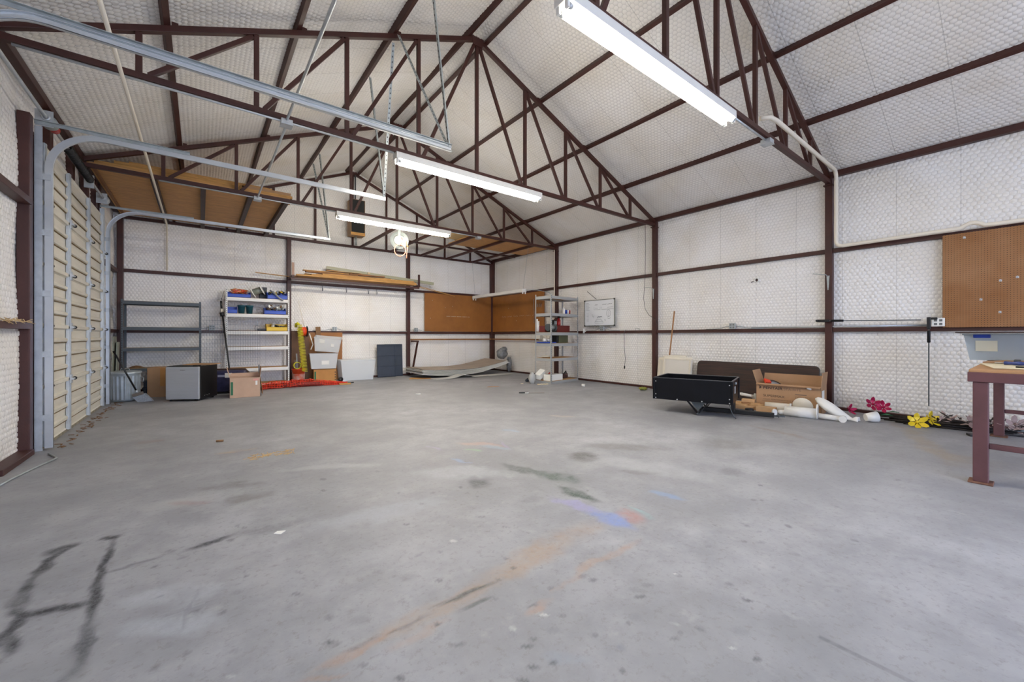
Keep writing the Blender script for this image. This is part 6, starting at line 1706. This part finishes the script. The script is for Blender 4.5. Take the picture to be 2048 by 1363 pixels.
# ---- metal garden flowers along the wall
r = random.Random(31)
for i in range(18):
    y0_, y1_ = r.uniform(1.05, 1.45), r.uniform(-0.05, 0.45)
    x0_, x1_ = 7.14 + 0.021 * i, 7.28 + 0.021 * i
    z0_ = z1_ = 0.012 + 0.022 * (i % 3)
    tag(MB().tube([(x0_, y0_, z0_), ((x0_ + x1_) / 2, (y0_ + y1_) / 2, (z0_ + z1_) / 2), (x1_, y1_, z1_)], 0.010, 5).build('garden_stake', mat('dark stake rod', '#2b2523', 0.5, 0.4)),
        'dark thin metal stake in the heap of garden flowers along the wall', 'stake', 'metal garden stakes on the floor')
def flower(loc, m, rad, n, tilt, label, rotz=0.0, core=None):
    t = thing('metal_flower', label, 'flower', loc, rot=(tilt * 0.5, -1.15, rotz * 0.4 + 0.35))
    for k in range(n):
        a = 2 * PI * k / n
        c, s = math.cos(a), math.sin(a)
        pts = []
        for (u, v, z) in ((0.01, 0, 0), (rad * 0.5, rad * 0.27, 0.012), (rad * 0.85, rad * 0.2, 0.03), (rad, 0, 0.045), (rad * 0.85, -rad * 0.2, 0.03), (rad * 0.5, -rad * 0.27, 0.012)):
            pts.append((u * c - v * s, u * s + v * c, z))
        MB().prism(pts, (0, 0, 0.003)).build('petal', m, t)
    MB().blob((0, 0, 0.015), (0.02, 0.02, 0.02), 10).build('centre', core or m, t)
    return t
flower((7.48, 1.42, 0.17), MAGENTA, 0.10, 6, 0.5, 'magenta metal flower standing highest on the stakes')
flower((7.44, 1.30, 0.15), MAGENTA, 0.09, 6, -0.6, 'magenta metal flower beside the highest one', 0.5)
flower((7.25, 1.62, 0.09), MAGENTA, 0.08, 5, 1.2, 'magenta metal flower low by the white cone', 0.3)
flower((7.05, 0.92, 0.06), YELF, 0.11, 6, 0.15, 'large yellow metal flower face up on the floor')
flower((7.22, 0.82, 0.09), YELF, 0.10, 5, 0.6, 'yellow metal flower behind the face-up one', 0.8)
flower((7.32, 0.45, 0.09), PALEP, 0.12, 6, 0.4, 'pale pink metal flower near the bench leg', 0.2)
flower((7.45, 0.16, 0.10), PALEP, 0.11, 6, -0.3, 'pale pink metal flower closest to the bench', 0.9)
for i, (x, y, z, m) in enumerate(((7.46, 1.26, 0.085, LEAFG), (7.3, 1.3, 0.06, LEAFG), (7.25, 0.58, 0.06, PALEP), (7.42, 0.2, 0.10, PALEP), (7.30, 0.15, 0.05, mat('dusty blue leaf', '#8fa0ac', 0.5)))):
    tag(MB().prism([(x, y, z), (x + 0.03, y - 0.05, z + 0.02), (x, y - 0.12, z + 0.01), (x - 0.03, y - 0.05, z + 0.015)], (0, 0, 0.004)).build('metal_leaf', m),
        ('green metal leaf under the highest magenta flower', 'green metal leaf low among the stakes', 'pale leaf between the yellow and pink flowers', 'pale leaf high near the bench leg', 'dusty blue leaf at the end of the heap')[i], 'leaf', 'loose metal leaves')

r = random.Random(33)
for m, nm, lb in ((PALEP, 'pale', 'scatter of faded pale petals among the stakes by the bench'), (mat('dark foil', '#3a3230', 0.5, 0.4), 'dark', 'scatter of dark foil leaves among the stakes by the bench')):
    mb = MB()
    for i in range(55):
        x, y, z = r.uniform(7.1, 7.6), r.uniform(0.1, 0.78), r.uniform(0.07, 0.12)
        a, b, l = r.uniform(0, 6.28), r.uniform(-0.5, 0.9), r.uniform(0.04, 0.10)
        d = Vector((math.cos(a) * math.cos(b), math.sin(a) * math.cos(b), abs(math.sin(b)))) * l
        s_ = Vector((-math.sin(a), math.cos(a), 0)) * l * 0.22
        p = Vector((x, y, z))
        mb.prism([p, p + d * 0.5 + s_, p + d, p + d * 0.5 - s_], (0, 0, 0.003))
    tag(mb.build('petal_litter', m), lb, 'petals', kind='stuff')

# ================================================================ pegboard, clamps
def pegmat():
    m = bpy.data.materials.new('brown perforated hardboard')
    m.use_nodes = True
    nt = m.node_tree
    b = nt.nodes['Principled BSDF']
    b.inputs['Roughness'].default_value = 0.55
    tc = nt.nodes.new('ShaderNodeTexCoord')
    sx = nt.nodes.new('ShaderNodeSeparateXYZ')
    nt.links.new(tc.outputs['Object'], sx.inputs[0])
    def cell(o):
        a = nt.nodes.new('ShaderNodeMath'); a.operation = 'PINGPONG'; a.inputs[1].default_value = 0.0127
        nt.links.new(o, a.inputs[0])
        p = nt.nodes.new('ShaderNodeMath'); p.operation = 'POWER'; p.inputs[1].default_value = 2
        nt.links.new(a.outputs[0], p.inputs[0])
        return p.outputs[0]
    ad = nt.nodes.new('ShaderNodeMath'); ad.operation = 'ADD'
    nt.links.new(cell(sx.outputs['Y']), ad.inputs[0]); nt.links.new(cell(sx.outputs['Z']), ad.inputs[1])
    lt = nt.nodes.new('ShaderNodeMath'); lt.operation = 'LESS_THAN'; lt.inputs[1].default_value = 0.0036 ** 2
    nt.links.new(ad.outputs[0], lt.inputs[0])
    nz = nt.nodes.new('ShaderNodeTexNoise'); nz.inputs['Scale'].default_value = 2.5; nz.inputs['Detail'].default_value = 5
    nt.links.new(tc.outputs['Object'], nz.inputs['Vector'])
    rp = nt.nodes.new('ShaderNodeValToRGB')
    e = rp.color_ramp.elements
    e[0].position, e[0].color, e[1].position, e[1].color = 0.35, srgb('#8a5a2c'), 0.7, srgb('#9c7048')
    nt.links.new(nz.outputs[0], rp.inputs[0])
    mx = nt.nodes.new('ShaderNodeMix'); mx.data_type = 'RGBA'
    nt.links.new(lt.outputs[0], mx.inputs['Factor']); nt.links.new(rp.outputs[0], mx.inputs['A'])
    mx.inputs['B'].default_value = srgb('#2a1a10')
    nt.links.new(mx.outputs['Result'], b.inputs['Base Color'])
    return m
pb = MB().b2((7.690, -1.69, 1.24), (7.696, 0.765, 2.44)).build('pegboard', pegmat())
tag(pb, 'brown pegboard panel on the side wall above the workbench', 'pegboard')
pegs = [(0.573, 2.37), (0.28, 1.795), (0.151, 1.822), (0.435, 1.575), (0.284, 1.412), (-0.5, 1.9)]
pgl = ['metal peg near the top edge of the pegboard', 'metal peg in the middle of the pegboard', 'metal peg furthest along the middle of the pegboard', 'metal peg low towards the outlet', 'lowest metal peg on the pegboard']
for (y, z), lb in zip(pegs, pgl):
    t = thing('peg_hook', lb, 'hook', (7.69, y, z), group='pegboard hooks')
    MB().tube([(0, 0, 0), (-0.03, 0, 0), (-0.04, 0, 0.02)], 0.004, 6).build('prong', GALV, t)
    MB().b2((-0.003, -0.012, -0.005), (0, 0.012, 0.02)).build('plate', GALV, t)
def clamp(p, q, label, up):
    """bar clamp: rod from p to q with a head at p"""
    p, q = Vector(p), Vector(q)
    d = (q - p).normalized()
    t = thing('bar_clamp', label, 'clamp', tuple(p), group='long bar clamps')
    MB().beam(p, q, 0.008, 0.012).build('bar', DGREY, t, world=True)
    MB().beam(p - d * 0.02, p + d * 0.14, 0.035, 0.04).build('head', BLACK, t, world=True, bevel=0.008)
    MB().beam(p + d * 0.16, p + d * 0.32, 0.03, 0.034).build('grip', BLACKM, t, world=True, bevel=0.01)
    MB().beam(p, p + Vector(up) * 0.08, 0.022, 0.03).build('jaw', BLACK, t, world=True, bevel=0.006)
clamp((7.65, 2.10, 1.365), (7.66, 0.96, 1.345), 'black bar clamp hung level across the column', (-1, 0, 0))
clamp((7.65, 0.885, 1.36), (7.65, 0.885, 0.20), 'black bar clamp hanging straight down beside the outlet', (0, -1, 0))

# ================================================================ workbench
BX0, BX1, BY1, BH = 4.72, 7.25, 0.33, 0.872
t = thing('workbench', 'heavy rusty red steel workbench with worn wood top', 'workbench', (5.98, -0.4, 0))
BYN = -1.25
def bw(lo, hi, nm, m=BENCHS, bev=0.005):
    return MB().b2(lo, hi).build(nm, m, t, world=True, bevel=bev)
bw((BX0, BYN, BH - 0.022), (BX1, BY1, BH), 'top', mat('worn bench wood', '#a87f56', 0.65, var=0.22, scale=3, stretch=(12, 1.5, 12)))
bw((BX0 - 0.006, BYN, BH - 0.095), (BX0 + 0.044, BY1 + 0.006, BH - 0.02), 'apron')
bw((BX0, BY1 - 0.044, BH - 0.095), (BX1, BY1 + 0.006, BH - 0.02), 'apron')
for x in (BX0 + 0.05, BX1 - 0.13):
    for y in (BY1 - 0.06, BYN + 0.06):
        bw((x - 0.045, y - 0.04, 0.012), (x + 0.045, y + 0.04, BH - 0.095), 'leg')
        bw((x - 0.07, y - 0.065, 0), (x + 0.07, y + 0.065, 0.014), 'foot_plate', mat('rusted plate', '#6e4b3a', 0.8, var=0.3, scale=20))
    bw((x - 0.02, BYN + 0.1, 0.27), (x + 0.02, BY1 - 0.1, 0.31), 'stretcher')
MB().beam((BX0 + 0.09, BY1 - 0.05, 0.55), (BX0 + 0.45, BY1 - 0.05, BH - 0.09), 0.03, 0.03).build('brace', BENCHS, t, world=True)
zt = BH + 0.002
tote('clear_tote', 'bluish clear tote with a taped note on the workbench', (6.76, 0.06, zt + 0.002), 0.86, 0.56, 0.27, CLEARB, (0, 0, PI / 2), taper=0.90, paper=())
bt = bpy.data.objects['clear_tote.003']
MB().box((0.27, 0.272, 0.15), (0.15, 0.002, 0.11), (-0.10, 0, 0.0)).build('paper_note', mat('cream note', '#e8e4cc', 0.8), bt) 
MB().box((0.30, 0.283, 0.252), (0.12, 0.03, 0.035)).build('blue_latch', BLUE, bt, bevel=0.006)
tag(MB().box((6.66, 0.10, zt + 0.292), (0.9, 0.88, 0.012), (0, 0.0, 0.03)).build('dark_board', LUMD, bevel=0.002), 'thin dark board resting across the bench tote', 'board')
tote('white_tub', 'small white tub in front of the bench tote', (6.05, -0.26, zt), 0.36, 0.30, 0.17, mat('milky white tub', '#dfe0dc', 0.4), (0, 0, 0.1), lid=PVCW)
tag(MB().box((5.35, 0.0, zt + 0.004), (0.75, 0.55, 0.006), (0, 0, 0.15)).build('paper_sheet', mat('yellowed paper', '#ddcfae', 0.8)), 'yellowed paper sheet spread on the workbench corner', 'paper')
tag(MB().box((5.98, 0.12, zt + 0.014), (0.5, 0.3, 0.008), (0, 0, -0.2)).build('cardboard_sheet', CARD), 'flat cardboard piece on the workbench by the tote', 'cardboard')
t2 = thing('screwdriver', 'blue and grey handled screwdriver on the workbench', 'screwdriver', (5.45, 0.12, zt + 0.024), 1.2)
MB().tube([(-0.06, 0, 0), (-0.02, 0, 0), (0.02, 0, 0), (0.06, 0, 0)], [0.014, 0.018, 0.014, 0.017], 10).build('handle', mat('blue grip', '#2a3a78', 0.4), t2)
MB().tube([(0.06, 0, 0), (0.12, 0, 0)], 0.004, 6).build('shaft', GALV, t2)
t2 = thing('plastic_parcel', 'pink and clear plastic bag of parts on the workbench', 'bag', (5.55, -0.18, zt))
MB().blob((0, 0, 0.09), (0.22, 0.14, 0.065), 16, 0.2, random.Random(101)).build('clear_film', mat('pinkish film', '#dcc5cb', 0.3), t2)
MB().blob((0.1, 0.03, 0.13), (0.18, 0.10, 0.05), 14, 0.25, random.Random(102)).build('tan_paper', mat('tan wrap', '#d3b392', 0.7), t2)
MB().blob((0.05, -0.06, 0.12), (0.14, 0.06, 0.035), 12, 0.2, random.Random(103)).build('pink_fold', mat('pink plastic', '#d96f93', 0.4), t2)
t2 = thing('pliers', 'black pliers at the front edge of the workbench', 'pliers', (5.05, 0.02, zt + 0.008), 1.3)
for s in (-1, 1):
    MB().tube([(-0.10, s * 0.02, 0.006), (0.0, s * 0.014, 0.006), (0.05, 0.0, 0.006), (0.09, s * 0.004, 0.006)], 0.007, 6).build('arm', BLACK, t2)
tag(MB().blob((5.06, -0.10, zt + 0.028), (0.05, 0.035, 0.022), 12).build('yellow_knob', YEL), 'yellow plastic knob on the workbench front', 'knob')
tag(MB().b2((5.95, 0.10, zt + 0.0185), (6.15, 0.14, zt + 0.032)).build('dark_strip', DGREY, bevel=0.003), 'dark metal strip on the cardboard on the workbench', 'strip')

# ================================================================ odds and ends on the floor
def bit(name, lb, cat, mb, m):
    return tag(mb.build(name, m), lb, cat)
t = thing('saw_blade', 'flat grey saw with black handle on the open floor', 'saw', (5.13, 6.12, 0.004), -0.55)
MB().prism([(-0.02, -0.015, 0), (0.30, -0.045, 0), (0.30, 0.03, 0), (-0.02, 0.02, 0)], (0, 0, 0.004)).build('blade', mat('worn saw steel', '#8c8678', 0.5, 0.4), t)
MB().box((-0.11, 0, 0.012), (0.18, 0.04, 0.022)).build('handle', BLACK, t, bevel=0.006)
MB().box((-0.05, -0.03, 0.01), (0.07, 0.03, 0.014)).build('white_clip', PAPER, t)
bit('white_plug', 'small white cap on the floor right of the silver shelf', 'cap', MB().lathe([(0, 0), (0.04, 0), (0.042, 0.05), (0, 0.052)], 18, (6.80, 6.22, 0)), PVCW)
bit('cardboard_scrap', 'torn tan cardboard scrap on the floor before the white sheets', 'scrap', MB().prism([(5.0, 7.42, 0.001), (5.12, 7.36, 0.001), (5.28, 7.33, 0.001), (5.24, 7.39, 0.001), (5.1, 7.47, 0.001)], (0, 0, 0.006)), CARD)
bit('small_ring', 'small pale ring on the floor between sheets and silver shelf', 'ring', MB().tube([(6.02 + 0.03 * math.cos(a), 7.44 + 0.03 * math.sin(a), 0.006) for a in [2 * PI * i / 16 for i in range(16)]], 0.006, 6, closed=True), PVC)
bit('glassy_disc', 'small glassy cap on the open floor before the clear totes', 'cap', MB().lathe([(0, 0), (0.05, 0), (0.05, 0.012), (0, 0.016)], 16, (3.34, 7.33, 0)), mat('grey cap', '#c4c8c6', 0.3))
bit('green_cloth', 'green and yellow rag on the floor behind the cart', 'rag', MB().blob((7.35, 5.05, 0.03), (0.10, 0.08, 0.03), 12, 0.3, random.Random(111)), mat('green rag', '#3f7a45', 0.8, col2='#c8b23a', scale=12))
bit('dark_bolt', 'small dark bolt on the floor before the garage door', 'bolt', MB().tube([(0.13, 5.33, 0.012), (0.19, 5.31, 0.012)], 0.012, 8), RUST)
bit('paper_scrap', 'tiny white paper scrap on the near floor', 'scrap', MB().prism([(0.33, 2.66, 0.001), (0.36, 2.63, 0.001), (0.39, 2.66, 0.001), (0.35, 2.68, 0.001)], (0, 0, 0.003)), PAPER)
bit('black_clip', 'small black object on the floor behind the bench leg', 'clip', MB().box((6.92, 0.42, 0.012), (0.10, 0.14, 0.022), (0, 0, 0.4)), BLACK)
r = random.Random(17)
mb = MB()
for i in range(70):
    x, y = -1.16 + abs(r.gauss(0, 0.05)), r.uniform(5.95, 9.5)
    a = r.uniform(0, 3)
    mb.beam((x, y, 0.004), (x + 0.05 * math.cos(a), y + 0.05 * math.sin(a), 0.006), 0.012, 0.004)
lt = mb.build('leaf_litter', RUST)
tag(lt, 'dry leaves and straw blown along the foot of the garage door', 'leaves', kind='stuff')
mb = MB()
for i in range(60):
    a = r.uniform(0, PI)
    c = (r.uniform(0.35, 0.72), r.uniform(4.35, 4.52), 0.003)
    mb.beam(c, (c[0] + 0.06 * math.cos(a), c[1] + 0.06 * math.sin(a), 0.004), 0.004, 0.003)
tag(mb.build('straw', mat('dry straw', '#c9ab7c', 0.8)), 'small scatter of dry straw on the open floor', 'straw', kind='stuff')
mb = MB()
for i in range(50):
    a = r.uniform(0, 2 * PI)
    y = r.uniform(5.15, 5.85)
    mb.beam((-1.28, y, 1.262), (-1.28 + 0.05 * math.cos(a), y + 0.08 * math.sin(a), 1.262 + r.uniform(-0.03, 0.03)), 0.004, 0.004)
tag(mb.build('straw', mat('dry straw', '#c9ab7c', 0.8)), 'dry straw caught on the lower girt beside the door post', 'straw', kind='stuff')
tag(MB().tube([(-1.15, 5.75, 0.01), (-1.05, 5.5, 0.01), (-1.12, 5.2, 0.01), (-1.18, 4.9, 0.01), (-1.2, 4.7, 0.01)], 0.008, 6).build('floor_cable', GALVD), 'grey cable snaking along the floor by the door post', 'cable')
